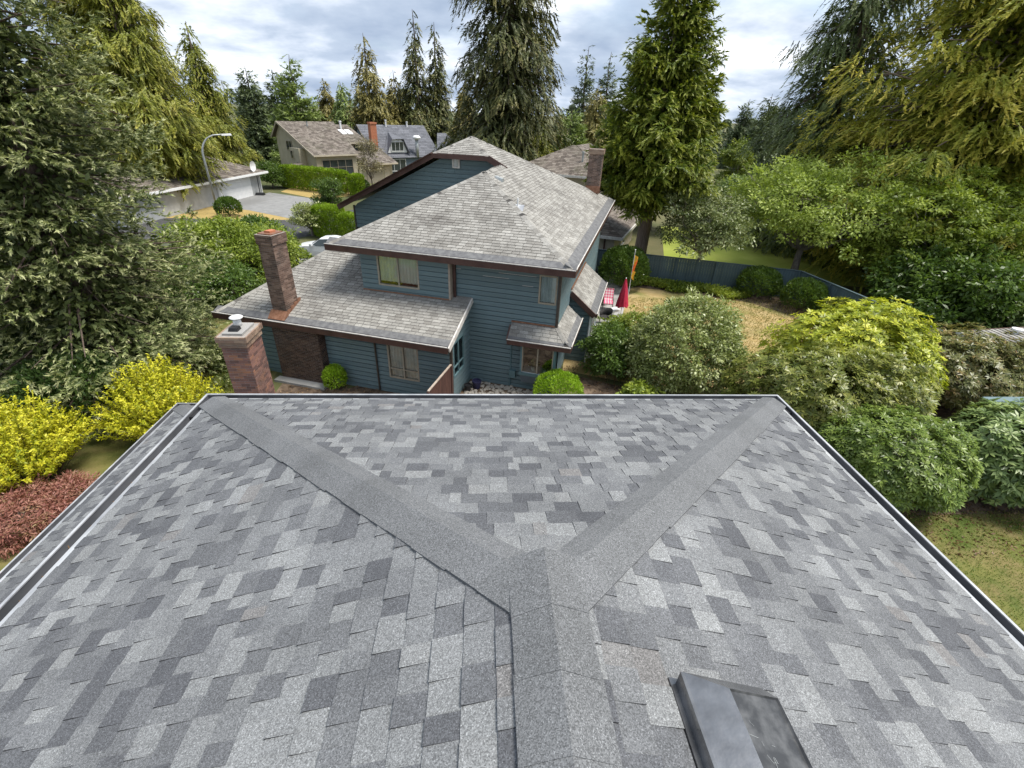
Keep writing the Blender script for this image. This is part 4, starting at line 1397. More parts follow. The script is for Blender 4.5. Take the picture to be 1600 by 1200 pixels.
    MB(off).bar((-2.78, 10.42, 2.24), (-2.78, 10.9, 2.66), .05, .18, up=(0, -.6, .75)).build('rake_board', MT['brown'], h)
    # soffits
    for a, b in (((-9.75, 10.31, ZE - .25), (-.56, 10.93, ZE - .23)), ((-1.1, 10.94, ZE - .25), (-.56, 25.9, ZE - .23)), ((-13.9, 8.51, 2.35), (-4.36, 8.99, 2.37)),
                 ((-2.74, 10.41, 2.13), (-.46, 10.92, 2.15)), ((-1.0, 10.93, 2.13), (-.46, 13.39, 2.15))):
        MB(off).box(a, b).build('soffit', MT['brown'], h)
    # walls with boards
    k = lambda c: (lambda z: c)
    T = MT['teal']
    win_up = (.7, 2.38, 3.72, 4.93)
    siding_wall(h, (-8.7, 10.65, 0), (1, 0, 0), (0, -1, 0), 3.38, 5.0, k(0), k(3.6), [win_up], T, off=off)
    window(h, (-8.7, 10.65, 0), (1, 0, 0), (0, -1, 0), *win_up, MT['frame_tan'], off, curtain='curtain_y', curtain_gap=.1)
    MB(off).box((-8.72, 10.66, 3.2), (-8.62, 14, 5.0)).build('wall', T, h)
    MB(off).box((-5.13, 10.61, 3.3), (-5.06, 10.96, 5.0)).build('corner_trim', MT['wood_pale'], h)
    MB(off).bar((-4.98, 10.86, 3.3), (-4.98, 10.86, 5.0), .09, .07, up=(0, 1, 0)).build('downspout', MT['brown'], h)
    win_n = (3.28, 3.93, 3.66, 4.72)
    bay = (2.78, 4.1, .95, 2.15)
    siding_wall(h, (-5.06, 10.95, 0), (1, 0, 0), (0, -1, 0), 0.0, 5.0, lambda z: 0 if z > 3.35 else .6, k(4.0), [win_n, bay], T, off=off)
    window(h, (-5.06, 10.95, 0), (1, 0, 0), (0, -1, 0), *win_n, MT['frame_tan'], off, mull=(), curtain='curtain_w')
    for q in ((-4.3, -3.0, 4.73), (-3.3, -1.9, 4.62), (-3.9, -2.9, 4.44), (-4.95, -4.75, 4.6), (-2.4, -2.0, 4.25)):
        MB(off).box((q[0], 10.919, q[2]), (q[1], 10.93, q[2] + .014)).build('bare_strip', MT['lip'], h)
    MB(off).box((-1.09, 10.9, .0), (-.99, 11.0, 5.0)).build('corner_trim', MT['frame_dark'], h)
    siding_wall(h, (-1.05, 11.0, 0), (0, 1, 0), (1, 0, 0), 0.0, 5.0, k(0), k(14.3), [], T, expo=.19, off=off)
    # wing walls
    win_l = (5.92, 7.15, .7, 2.13)
    siding_wall(h, (-12.9, 9.0, 0), (1, 0, 0), (0, -1, 0), 0.0, 2.4, k(0), k(8.45), [win_l, (1.3, 3.3, .2, 3)], T, off=off)
    window(h, (-12.9, 9.0, 0), (1, 0, 0), (0, -1, 0), *win_l, MT['frame_tan'], off, curtain='curtain_w', trans=(.27,))
    MB(off).box((-4.49, 8.95, 0), (-4.4, 9.04, 2.5)).build('corner_trim', MT['frame_dark'], h)
    siding_wall(h, (-4.45, 9.04, 0), (0, 1, 0), (1, 0, 0), 0.0, 3.38, lambda z: max(0, (z - 2.6) / .4 - .3), k(1.9), [(.12, 1.2, 1.0, 2.38)], T, off=off)
    window(h, (-4.45, 9.04, 0), (0, 1, 0), (1, 0, 0), .12, 1.2, 1.0, 2.38, MT['teal_trim'], off, curtain='curtain_w', trans=(.27,))
    MB(off).tube([(-7.46, 8.93, .0), (-7.46, 8.93, 2.35)], .035, 8).build('downspout', MT['frame_dark'], h)
    MB(off).box((-12.9, 9.02, 0), (-12.86, 14.4, 2.5)).build('wall', T, h)
    # gable wall
    gl = lambda z: max(0.0, (z - (ZE - .1)) / .5)
    siding_wall(h, (-13.5, 18.2, 0), (1, 0, 0), (0, -1, 0), 4.0, ZE + 2.5, lambda z: gl(z) * 1.0, lambda z: 12.5 - gl(z), [], T, expo=.2, off=off)
    window(h, (-13.5, 18.17, 0), (1, 0, 0), (0, -1, 0), 5.68, 6.04, 7.24, 7.74, MT['lip'], off, mull=(), curtain='curtain_w', room=False, depth=-.02, fw_=.06, proud=.09)
    MB(off).box((-13.54, 18.15, 3.0), (-13.46, 18.24, ZE - .1)).build('corner_trim', MT['frame_dark'], h)
    # plain bodies behind
    MB(off).box((-13.45, 18.24, 0), (-1.09, 25.4, 5.0)).build('wall', T, h)
    MB(off).box((-8.6, 11.5, 0), (-1.6, 18.2, 4.95)).build('wall', T, h)
    # side room
    siding_wall(h, (-1.02, 14.1, 0), (1, 0, 0), (0, -1, 0), 0.0, 2.95, k(0), lambda z: .86 if z < 2.35 else max(.1, .86 - (z - 2.35) * 1.3), [], T, off=off)
    siding_wall(h, (-.16, 14.1, 0), (0, 1, 0), (1, 0, 0), 0.0, 2.3, k(0), k(4.2), [(1.2, 3.4, .1, 2.1)], T, expo=.19, off=off)
    window(h, (-.16, 14.1, 0), (0, 1, 0), (1, 0, 0), 1.2, 3.4, .1, 2.1, MT['white'], off)
    MB(off).tube([(-.1, 14.05, 0), (-.1, 14.05, 2.2)], .035, 8).build('downspout', MT['fan_white'], h)
    # garden window standing out from the wall
    fr = MB(off)
    u0, u1, y0, y1, z0, z1 = -2.28, -.93, 10.58, 10.93, .92, 2.12
    fr.box((u0, y0, z0), (u0 + .07, y1, z1)); fr.box((u1 - .07, y0, z0), (u1, y1, z1)); fr.box((u0 + .07, y0, z1 - .06), (u1 - .07, y1, z1)); fr.box((u0 - .03, y0 - .03, z0 - .12), (u1 + .03, y1, z0))
    gw = fr.build('garden_window', MT['teal_trim'], h)
    MB(off).box((u0 + .07, y0 + .03, z0), (u1 - .07, y1 + .3, z0 + .03)).build('sill', MT['white'], gw)
    mf = MB(off)
    mid = (u0 + u1) / 2
    for a, b in ((u0 + .07, u0 + .11), (mid - .025, mid + .025), (u1 - .11, u1 - .07)): mf.box((a, y0 + .005, z0 + .03), (b, y0 + .04, z1 - .06))
    mf.build('sash', MT['frame_tan'], gw)
    for a, b in ((u0 + .11, mid - .025), (mid + .025, u1 - .11)):
        MB(off).box((a, y0 + .018, z0 + .03), (b, y0 + .024, z1 - .06)).build('pane', MT['glass'], gw)
    MB(off).box((u0, y1 + .32, z0), (u1, y1 + .34, z1)).build('reveal', MT['dark_in'], gw)
    MB(off).hexa([(u0 + .05, 10.72, .42), (u1 - .02, 10.72, .42), (u1 - .02, 10.92, .42), (u0 + .05, 10.92, .42), (u0, 10.6, .78), (u1, 10.6, .78), (u1, 10.92, .78), (u0, 10.92, .78)]).build('bracket_panel', MT['bluegrey'], gw)
    # meter box and conduit
    MB(off).box((-2.75, 10.78, .48), (-2.5, 10.92, .8)).build('meter_box', MT['teal_trim'], h)
    MB(off).tube([(-2.72, 10.89, 0), (-2.72, 10.89, .48)], .03, 8).build('conduit', MT['teal_trim'], h)
    MB(off).tube([(-2.72, 10.89, .8), (-2.72, 10.89, 2.2)], .025, 8).build('conduit', MT['teal_trim'], h)
    # brown brick chimney: broad base against the wall, slim stack through the roof
    cb_ = MB(off).box((-11.75, 8.25, 0), (-9.5, 8.6, .1)).build('chimney', MT['concrete'], h)
    brick_stack(cb_, -11.6, -9.62, 8.6, 9.05, .0, 2.33, MT['brick_dark'], rng, 0, off, sides='sew')
    sx0, sx1, sy0, sy1 = -11.53, -10.93, 8.8, 9.5
    cst = MB(off).box((sx0 + .02, sy0 + .02, 2.3), (sx1 - .02, sy1 - .02, 2.6)).build('chimney', MT['mortar'], h)
    brick_stack(cst, sx0, sx1, sy0, sy1, 2.6, 5.35, MT['brick_brown'], rng, 0, off)
    brick_stack(cst, sx0 - .04, sx1 + .04, sy0 - .04, sy1 + .04, 5.33, 5.67, MT['brick_brown'], rng, 0, off)
    MB(off).box((sx0 + .03, sy0 + .03, 5.665), (sx1 - .03, sy1 - .03, 5.7)).build('chimney_crown', MT['copper'], cst)
    MB(off).box((sx0 + .18, sy0 + .2, 5.7), (sx1 - .18, sy1 - .2, 5.76)).build('flue_liner', MT['brick_orange'], cst)
    fm = MB(off)
    fm.hexa([(sx0 - .06, sy0 - .3, 2.625), (sx1 + .06, sy0 - .3, 2.625), (sx1 + .06, sy0 - .012, 2.73), (sx0 - .06, sy0 - .012, 2.73), (sx0 - .06, sy0 - .3, 2.64), (sx1 + .06, sy0 - .3, 2.64), (sx1 + .06, sy0 - .012, 2.9), (sx0 - .06, sy0 - .012, 2.9)])
    fm.build('flashing', MT['copper'], cst)
    for i in range(4):
        y = sy0 + .02 + i * .21
        z = 2.6 + .4 * (y - 8.5)
        MB(off).box((sx1 + .01, y, z), (sx1 + .028 + .12 * (i % 2) * 0, y + .2, z + .2)).build('flashing', MT['copper'], cst)
    # rear chimney standing at the back hip
    rx, ry = -1.75, 25.05
    cr = MB(off).box((rx - .36, ry - .36, 5.4), (rx + .36, ry + .36, 5.75)).build('chimney', MT['mortar'], h)
    brick_stack(cr, rx - .37, rx + .37, ry - .37, ry + .37, 5.75, 7.75, MT['brick_brown'], rng, 0, off)
    brick_stack(cr, rx - .42, rx + .42, ry - .42, ry + .42, 7.75, 8.0, MT['brick_cap'], rng, 0, off)
    MB(off).box((rx - .4, ry - .44, 5.7), (rx + .44, ry - .4, 6.1)).build('flashing', MT['copper'], cr)
    # vents on the roof
    vz = ZE + .5 * (-.55 + 4.6) + .02
    MB(off).hexa([(-4.75, 14.95, vz - .05), (-4.4, 14.95, vz - .2), (-4.4, 15.3, vz - .2), (-4.75, 15.3, vz - .05), (-4.75, 15.0, vz + .12), (-4.42, 15.0, vz + .02), (-4.42, 15.25, vz + .02), (-4.75, 15.25, vz + .12)]).build('roof_vent', MT['steel'], h)
    pz = ZE + .5 * 2.72
    pp = MB(off); pp.lathe([(.03, 0), (.03, .36)], (-3.25, 13.12, pz - .05), 10)
    pp = pp.build('vent_pipe', MT['fan_white'], h)
    MB(off).slab([(-3.55, 12.86, pz - .1), (-2.98, 12.86, pz - .1), (-3.0, 13.2, pz + .07), (-3.5, 13.2, pz + .07)], un((0, -.5, 1)), .008).build('pipe_flashing', MT['galv'], pp)
    # roof to wall flashing
    MB(off).box((-8.7, 10.6, 3.4), (-5.12, 10.64, 3.5)).build('flashing', MT['copper'], h)
    MB(off).bar((-2.75, 10.9, 2.85), (-1.1, 10.9, 2.85), .05, .05).build('flashing', MT['copper'], h)
    MB(off).bar((-1.0, 14.0, 3.32), (-1.0, 18.4, 3.32), .05, .06).build('flashing', MT['copper'], h)
    return h


teal_house()


# ------------------------------------------------------------------ ground
def sheet(name, poly, z, m, n=None):
    mb = MB()
    mb.add([(x, y, z) for x, y in poly], [tuple(range(len(poly)))])
    o = mb.build(name, MT[m])
    o['kind'] = 'structure'
    return o


sheet('ground', [(-1400, -300), (1400, -300), (1400, 2200), (-1400, 2200)], 0.0, 'ground')
sheet('lawn', [(3.2, 12.6), (12, 9), (20.3, 8), (20.4, 13), (19.2, 22.2), (6.0, 26.9)], 0.008, 'lawn_dry')
sheet('lawn', [(8.0, -14), (40, -14), (40, 4.2), (13.5, 4.0), (8.0, 3.2)], 0.008, 'lawn_green')
sheet('lawn', [(-17, 9), (-8.6, 9), (-8.9, 16), (-15, 19), (-22, 14)], 0.008, 'lawn_green')
sheet('lawn', [(-26, -10), (-8.2, -10), (-8.2, 8.9), (-26, 8.9)], 0.008, 'lawn_green')
sheet('lawn', [(-30, 37), (-18.5, 43), (-23.5, 47.5), (-29.6, 49), (-34, 44)], 0.008, 'lawn_gold')
sheet('lawn', [(-25.6, 59.5), (-19.5, 54.7), (-15.5, 58.5), (-20, 66), (-25.5, 66)], 0.008, 'lawn_gold')
sheet('lawn', [(13, 28), (34, 23), (36, 40), (18, 44)], 0.008, 'lawn_bright')
sheet('lawn', [(-16.5, 59), (-12, 56), (-6, 70), (-12, 74)], 0.008, 'lawn_dry')
sheet('driveway', [(-29.4, 48.9), (-24.2, 46.9), (-19.0, 43.4), (-15.0, 46), (-19.2, 54.5), (-26.6, 58.6)], 0.014, 'asphalt')
sheet('driveway', [(-13.8, 27.2), (-8.5, 25.5), (-8.0, 33.5), (-13.2, 33)], 0.014, 'asphalt')
sheet('road', [(-70, 33.5), (-16.8, 34.2), (-5, 47), (4, 66), (-4, 70), (-12.5, 51), (-18.5, 42.6), (-70, 40.5)], 0.012, 'road')
sheet('garden_bed', [(-8.3, 4.3), (9, 4.3), (9.5, 9), (3.2, 12.4), (-.9, 14.2), (-5.5, 11), (-8.2, 11.6)], 0.012, 'soil')
sheet('garden_bed', [(8.7, 24.4), (12, 23.4), (16, 21.6), (17.3, 19.8), (18.6, 12), (20.3, 12), (19.2, 22.3), (8.5, 26.1)], 0.016, 'soil')
sheet('garden_bed', [(9.4, 3.9), (17.5, 3.9), (20.2, 5), (20.2, 11.5), (9.6, 10.6)], 0.016, 'soil')
pa = [tw((u, v, 0)) for u, v in ((-.14, 14.4), (1.15, 14.4), (1.15, 21.2), (1.4, 27), (-1.0, 27), (-1.0, 18.4), (-.14, 18.4))]
sheet('patio', [(p[0], p[1]) for p in pa], 0.03, 'concrete')


def pebbles():
    rng = np.random.default_rng(9)
    mb = MB()
    for i in range(340):
        p = tw((rng.uniform(-4.3, -1.0), rng.uniform(9.6, 10.85), 0))
        s = rng.uniform(.03, .1)
        mb.lathe([(s * .6, 0), (s, s * .35), (s * .7, s * .75), (0, s * .85)], (p[0], p[1], .012), 6, rng.uniform())
    o = mb.build('garden_stones', MT['stone'])
    tag(o, 'loose pale stones along the foot of the teal wall', 'stones', kind='stuff')


pebbles()


# ------------------------------------------------------------------ fence
def fence():
    h = thing('board_fence', 'long teal painted board fence around the dry back lawn', 'fence', (19.3, 22.4, 0))
    off = np.array([19.3, 22.4, 0])
    pts = [(5.9, 27.3), (12.4, 24.9), (19.3, 22.4), (20.0, 17.5), (20.4, 12.3), (20.45, 6.0)]
    me = None
    rng = np.random.default_rng(2)
    for (a, b) in zip(pts[:-1], pts[1:]):
        a, b = np.array(a), np.array(b)
        L = np.linalg.norm(b - a)
        d = (b - a) / L
        ang = math.atan2(d[1], d[0])
        n = int(L / .16)
        w = L / n
        for i in range(n):
            if me is None:
                q = MB(); q.box((-.0785, -.01, 0), (.0785, .01, 1.72)); me = raw_mesh('fence_board', q.v, q.f, MT['fence'])
            p = a + d * (i + .5) * w
            place('fence_board', me, h, (p[0] - off[0], p[1] - off[1], .04 + rng.uniform(-.01, .01)), (0, 0, ang))
        for z in (.35, 1.45):
            MB(off).bar((*(a + np.array([-d[1], d[0]]) * .03), z), (*(b + np.array([-d[1], d[0]]) * .03), z), .04, .09).build('fence_rail', MT['fence'], h)
        MB(off).bar((*a, 1.785), (*b, 1.785), .12, .035).build('fence_cap', MT['fence'], h)
        m = max(1, int(round(L / 2.4)))
        for i in range(m):
            p = a + (b - a) * i / m - np.array([-d[1], d[0]]) * .055
            MB(off).box((p[0] - .045, p[1] - .045, 0), (p[0] + .045, p[1] + .045, 1.766)).build('fence_post', MT['fence'], h)


fence()


def gate():
    o0 = tw((-4.44, 8.0, 0))
    h = thing('wooden_screen', 'short dark brown board screen with a pale top edge by the teal house corner', 'screen', tuple(o0), TA)
    for i in range(15):
        v = -1.05 + i * .145
        MB().box((-.012, v, .05), (.012, v + .138, 1.66)).build('board', MT['wood_brown'], h)
    MB().box((-.035, -1.07, 1.665), (.035, .92, 1.7)).build('top_rail', MT['wood_pale'], h)
    MB().box((.014, -1.05, .4), (.04, .9, .5)).build('rail', MT['wood_brown'], h)
    for v in (-1.1, .87):
        MB().box((-.045, v, 0), (.045, v + .09, 1.66) if v > 0 else (.045, v + .045, 1.66)).build('post', MT['wood_brown'], h)


gate()


# ------------------------------------------------------------------ pots
def pot(name, label, loc, r, hgt, m, plant=None, seed=1):
    h = thing(name, label, 'pot', loc)
    mb = MB(); mb.lathe([(r * .7, 0), (r * .95, hgt * .8), (r, hgt * .82), (r, hgt), (r * .86, hgt), (r * .84, hgt * .85), (0, hgt * .85)], n=18)
    mb.build('vessel', MT[m], h, smooth=False)
    if plant:
        rng = np.random.default_rng(seed)
        n = 220
        P = np.tile(np.array([0, 0, hgt * .85]), (n, 1)) + rng.normal(size=(n, 3)) * np.array([r * .8, r * .8, .0]) + np.array([0, 0, 1]) * rng.uniform(0, .28, (n, 1))
        D = rnd_unit(rng, n) + np.array([0, 0, .5])
        crown(h, [(leaf_arrays(P, D, rnd_unit(rng, n), .13, .04), rng.uniform(0, 1, n))], plant, 'foliage')
    return h


def leafs(name, *cols, **kw):
    k = len(cols) - 1
    return leaf_mat(name, [(i / k, c) for i, c in enumerate(cols)], **kw)


LF = {
    'spruce': leafs('spruce_needles', (0.035, 0.050, 0.015), (0.095, 0.125, 0.036), (0.212, 0.244, 0.092), (0.449, 0.463, 0.235), trans=.15),
    'cedar': leafs('cedar_sprays', (0.077, 0.100, 0.014), (0.166, 0.192, 0.025), (0.256, 0.269, 0.040), (0.371, 0.333, 0.061), trans=.22),
    'arbor': leafs('arborvitae_sprays', (0.043, 0.076, 0.008), (0.102, 0.150, 0.016), (0.183, 0.226, 0.024), (0.269, 0.291, 0.039), trans=.22),
    'cypress': leafs('golden_cypress_sprays', (0.103, 0.140, 0.017), (0.236, 0.265, 0.030), (0.398, 0.390, 0.051), (0.589, 0.500, 0.092), trans=.22),
    'darkfir': leafs('dark_fir_needles', (0.034, 0.045, 0.015), (0.070, 0.085, 0.025), (0.120, 0.127, 0.037), (0.183, 0.162, 0.052), trans=.12),
    'greenfir': leafs('green_fir_needles', (0.038, 0.059, 0.019), (0.077, 0.109, 0.031), (0.128, 0.166, 0.047), (0.192, 0.218, 0.073), trans=.15),
    'far': leafs('far_fir_needles', (0.064, 0.090, 0.047), (0.109, 0.141, 0.068), (0.154, 0.192, 0.089), trans=.12),
    'far_brown': leafs('brown_green_sprays', (0.109, 0.102, 0.029), (0.192, 0.173, 0.047), (0.282, 0.237, 0.073), trans=.15),
    'far_green': leafs('soft_green_needles', (0.109, 0.154, 0.042), (0.179, 0.237, 0.063), (0.256, 0.320, 0.094), trans=.2),
    'green': leafs('fresh_green_leaves', (0.070, 0.113, 0.015), (0.154, 0.211, 0.025), (0.243, 0.307, 0.042), (0.358, 0.410, 0.068), trans=.3),
    'deep': leafs('deep_green_leaves', (0.041, 0.077, 0.015), (0.083, 0.141, 0.023), (0.141, 0.211, 0.037), trans=.25, rough=.35),
    'laurel': leafs('dark_laurel_leaves', (0.026, 0.054, 0.015), (0.051, 0.090, 0.023), (0.096, 0.147, 0.037), trans=.15, rough=.3),
    'hedge': leafs('clipped_hedge_sprays', (0.115, 0.192, 0.010), (0.211, 0.320, 0.019), (0.294, 0.410, 0.031), trans=.25),
    'gold': leafs('golden_yellow_leaves', (0.13, 0.19, 0.012), (0.42, 0.43, 0.02), (0.64, 0.6, 0.035), (0.78, 0.73, 0.1), trans=.22),
    'red': leafs('copper_red_leaves', (0.16, 0.055, 0.045), (0.3, 0.12, 0.095), (0.4, 0.2, 0.15), (0.3, 0.22, 0.1), trans=.25),
    'varieg': leafs('grey_green_leaves', (0.07, 0.1, 0.02), (0.16, 0.2, 0.05), (0.34, 0.38, 0.14), (0.6, 0.63, 0.36), trans=.22, rough=.35),
    'rhodo_y': leafs('yellow_green_rhododendron', (0.112, 0.153, 0.012), (0.255, 0.306, 0.024), (0.459, 0.490, 0.042), (0.632, 0.592, 0.066), trans=.25, rough=.4),
    'rhodo_o': leafs('olive_rhododendron', (0.065, 0.092, 0.016), (0.129, 0.161, 0.027), (0.230, 0.249, 0.054), (0.332, 0.313, 0.086), trans=.2, rough=.35),
    'rhodo_g': leafs('green_rhododendron', (0.046, 0.086, 0.013), (0.104, 0.161, 0.024), (0.184, 0.254, 0.047), (0.288, 0.357, 0.095), trans=.2, rough=.35),
    'rhodo_b': leafs('blue_green_rhododendron', (0.058, 0.096, 0.031), (0.128, 0.192, 0.058), (0.243, 0.320, 0.105), (0.358, 0.435, 0.168), trans=.18, rough=.35),
    'rhodo_r': leafs('russet_rhododendron', (0.060, 0.075, 0.020), (0.120, 0.135, 0.037), (0.210, 0.200, 0.069), (0.339, 0.220, 0.098), trans=.18, rough=.35),
    'plum': leafs('silver_backed_leaves', (0.051, 0.077, 0.021), (0.115, 0.154, 0.042), (0.243, 0.282, 0.115), (0.512, 0.538, 0.294), trans=.2, rough=.35),
    'cherry': leafs('pale_cherry_leaves', (0.112, 0.162, 0.023), (0.226, 0.296, 0.046), (0.366, 0.451, 0.098), (0.535, 0.592, 0.173), trans=.32),
    'ball': leafs('bright_ball_sprays', (0.154, 0.269, 0.013), (0.256, 0.410, 0.021), (0.358, 0.512, 0.047), trans=.25),
    'cover': leafs('ground_cover_leaves', (0.102, 0.154, 0.015), (0.205, 0.269, 0.031), (0.333, 0.384, 0.058), trans=.25),
    'twiggy': leafs('sparse_grey_leaves', (0.14, 0.12, 0.07), (0.22, 0.19, 0.11), (0.3, 0.28, 0.16), trans=.2),
    'grass': leafs('lawn_blades', (0.090, 0.154, 0.015), (0.179, 0.224, 0.029), (0.346, 0.307, 0.073), trans=.2),
    'fallen': leafs('fallen_brown_leaves', (0.13, 0.07, 0.03), (0.25, 0.16, 0.08), trans=.1),
}

for nm, lb, uv, r, hh, m in (('flower_pot', 'blue glazed pot in the corner of the teal walls', (-3.95, 10.35), .19, .34, 'pot_blue'), ('flower_pot', 'small black pot left of the blue glazed pot', (-4.2, 10.0), .15, .3, 'black')):
    p = tw((*uv, .012)); pot(nm, lb, tuple(p), r, hh, m)
for u, lb, sd_ in ((-1.8, 'white pot with a houseplant in the left half of the garden window', 3), (-1.28, 'white pot with a houseplant in the right half of the garden window', 4)):
    p = tw((u, 10.84, .952)); pot('houseplant', lb, tuple(p), .1, .16, 'white', LF['deep'], sd_)


# ------------------------------------------------------------------ patio furniture
def umbrella():
    h = thing('patio_umbrella', 'closed crimson patio umbrella on the patio', 'umbrella', (7.2, 18.45, .03))
    MB().tube([(0, 0, .05), (0, 0, 2.2)], .02, 8).build('pole', MT['fan_white'], h)
    MB().lathe([(.26, 0), (.26, .05), (.06, .07), (.04, .12)], n=20).build('base', MT['black'], h)
    vs, fs = [], []
    nseg, rows = 24, 9
    for i in range(rows + 1):
        t = i / rows
        z = 2.28 - 1.5 * t
        for k in range(nseg):
            a = 2 * math.pi * k / nseg
            r = (.03 + .25 * t ** .8) * (1 + .3 * (k % 3 == 0) * t - .18 * (k % 3 == 1) * t) + .012 * math.sin(5 * a + 3 * t)
            vs.append((r * math.cos(a), r * math.sin(a), z + .05 * math.sin(a * 3) * t))
    for i in range(rows):
        for k in range(nseg):
            k2 = (k + 1) % nseg
            fs.append((i * nseg + k, i * nseg + k2, (i + 1) * nseg + k2, (i + 1) * nseg + k))
    mb = MB(); mb.add(vs, fs); mb.build('canopy', MT['red'], h, smooth=True)
    MB().lathe([(.012, 2.26), (.03, 2.3), (.022, 2.34), (0, 2.36)], n=10).build('finial', MT['fan_white'], h)


def lounge_chair():
    h = thing('cushioned_chair', 'patio armchair with a pink and white checked cushion', 'chair', (6.85, 19.95, .03), math.radians(-12))
    f = MB()
    for x in (-.27, .27):
        f.tube([(x, -.3, 0), (x, -.26, .42), (x, .22, .42), (x, .42, 1.05)], .014, 6)
        f.tube([(x, .3, 0), (x, .1, .42)], .014, 6)
        f.tube([(x, -.26, .42), (x, -.26, .62), (x, .27, .64)], .014, 6)
    f.build('frame', MT['frame_dark'], h)
    c = MB()
    prof = [(-.3, .47), (-.26, .5), (.15, .48), (.24, .56), (.44, 1.12), (.42, 1.15)]
    vs, fs = [], []
    for x in (-.26, .26):
        for (y, z) in prof: vs.append((x, y, z))
        for (y, z) in prof: vs.append((x, y + .03, z - .09))
    m = len(prof)
    for i in range(m - 1):
        fs.append((i, i + 1, 2 * m + i + 1, 2 * m + i)); fs.append((m + i, m + i + 1, 3 * m + i + 1, 3 * m + i))
        fs.append((i, i + 1, m + i + 1, m + i)); fs.append((2 * m + i, 2 * m + i + 1, 3 * m + i + 1, 3 * m + i))
    fs += [(0, 2 * m, 3 * m, m), (m - 1, 3 * m - 1, 4 * m - 1, 2 * m - 1)]
    c.add(vs, fs); c.build('cushion', MT['gingham'], h)


def foot_stool():
    h = thing('foot_stool', 'low white padded stool between the checked chair and the umbrella', 'stool', (6.93, 18.85, .03), math.radians(-150))
    for x in (-.24, .24):
        for y in (-.19, .19):
            MB().tube([(x, y, 0), (x * .9, y * .9, .38)], .013, 6).build('leg', MT['fan_white'], h)
    s = MB(); s.hexa([(-.29, -.24, .37), (.29, -.24, .37), (.29, .24, .37), (-.29, .24, .37), (-.27, -.22, .46), (.27, -.22, .46), (.27, .22, .46), (-.27, .22, .46)])
    s.build('seat', MT['white'], h)


def tub_chair(label, loc, rot, m, cushion=None):
    h = thing('tub_chair', label, 'chair', loc, rot)
    vs, fs = [], []
    n = 20
    for k in range(n + 1):
        a = math.radians(-30 + 240 * k / n)
        zt = .62 + .2 * math.sin(max(0, math.pi * k / n)) ** 2
        for r, z in ((.27, .4), (.33, zt), (.36, zt + .01), (.31, .36)):
            vs.append((r * math.cos(a), r * math.sin(a), z))
    for k in range(n):
        for i in range(4):
            j = (i + 1) % 4
            fs.append((k * 4 + i, k * 4 + 4 + i, k * 4 + 4 + j, k * 4 + j))
    b = MB(); b.add(vs, fs); b.build('backrest', MT[m], h, smooth=True)
    MB().lathe([(.28, .36), (.3, .38), (.29, .43), (0, .44)], n=20).build('seat', MT[m], h)
    if cushion:
        MB().lathe([(.26, .445), (.27, .47), (.24, .52), (0, .54)], n=20).build('cushion', MT[cushion], h, smooth=True)
    for a in (45, 135, 225, 315):
        x, y = .25 * math.cos(math.radians(a)), .25 * math.sin(math.radians(a))
        MB().tube([(x * 1.08, y * 1.08, 0), (x, y, .37)], .016, 6).build('leg', MT[m], h)


def flag():
    h = thing('flag_pole', 'thin white garden pole with a limp orange and yellow flag', 'flag', (8.45, 21.54, 0))
    MB().tube([(0, 0, 0), (0, 0, 3.05)], .018, 8).build('pole', MT['fan_white'], h)
    MB().lathe([(.03, 3.04), (.04, 3.07), (0, 3.1)], n=10).build('finial', MT['fan_white'], h)
    for (z0, z1, m, ph) in ((2.75, 2.2, 'yellow', 0), (2.55, 1.75, 'orange', 1.2), (1.85, 1.35, 'yellow', 2.2)):
        vs, fs = [], []
        for i in range(9):
            t = i / 8
            for j in range(4):
                s = j / 3
                vs.append((.02 + s * .2 * (1 - .35 * t) + .03 * math.sin(t * 5 + ph), .05 * math.sin(s * 6 + t * 3 + ph), z0 + (z1 - z0) * t - .08 * s))
        for i in range(8):
            for j in range(3):
                fs.append((i * 4 + j, i * 4 + j + 1, i * 4 + 5 + j, i * 4 + 4 + j))
        mb = MB(); mb.add(vs, fs); mb.build('flag_cloth', MT[m], h, smooth=True)


umbrella(); lounge_chair(); foot_stool(); flag()
tub_chair('round-backed black wicker chair at the near end of the patio', (6.2, 17.8, .03), math.radians(-60), 'wicker')
tub_chair('black chair with a pale cushion against the back fence', (7.0, 25.6, .03), math.radians(20), 'wicker', 'frame_tan')


# ------------------------------------------------------------------ street lamp, car, hoop
def street_lamp():
    h = thing('street_lamp', 'grey curved-arm street lamp beside the golden lawn', 'street lamp', (-26.1, 44.5, 0), math.radians(35))
    pts = [(0, 0, .3), (0, 0, 5.0)]
    for k in range(9):
        a = math.pi * .5 * k / 8
        pts.append((1.5 - 1.5 * math.cos(a), 0, 5.2 + 1.7 * math.sin(a)))
    pts.append((2.1, 0, 6.93))
    MB().tube(pts, [.1 - .004 * i for i in range(len(pts))], 10).build('pole', MT['steel'], h, smooth=True)
    MB().lathe([(.16, 0), (.16, .3), (.1, .36)], n=12).build('base', MT['steel'], h)
    hd = MB(); hd.hexa([(1.9, -.1, 6.84), (2.75, -.13, 6.86), (2.75, .13, 6.86), (1.9, .1, 6.84), (1.9, -.08, 6.98), (2.7, -.1, 7.02), (2.7, .1, 7.02), (1.9, .08, 6.98)])
    hd = hd.build('lamp_head', MT['fan_white'], h)
    MB().box((2.2, -.1, 6.79), (2.68, .1, 6.85)).build('lens', MT['glass_dark'], hd)


street_lamp()


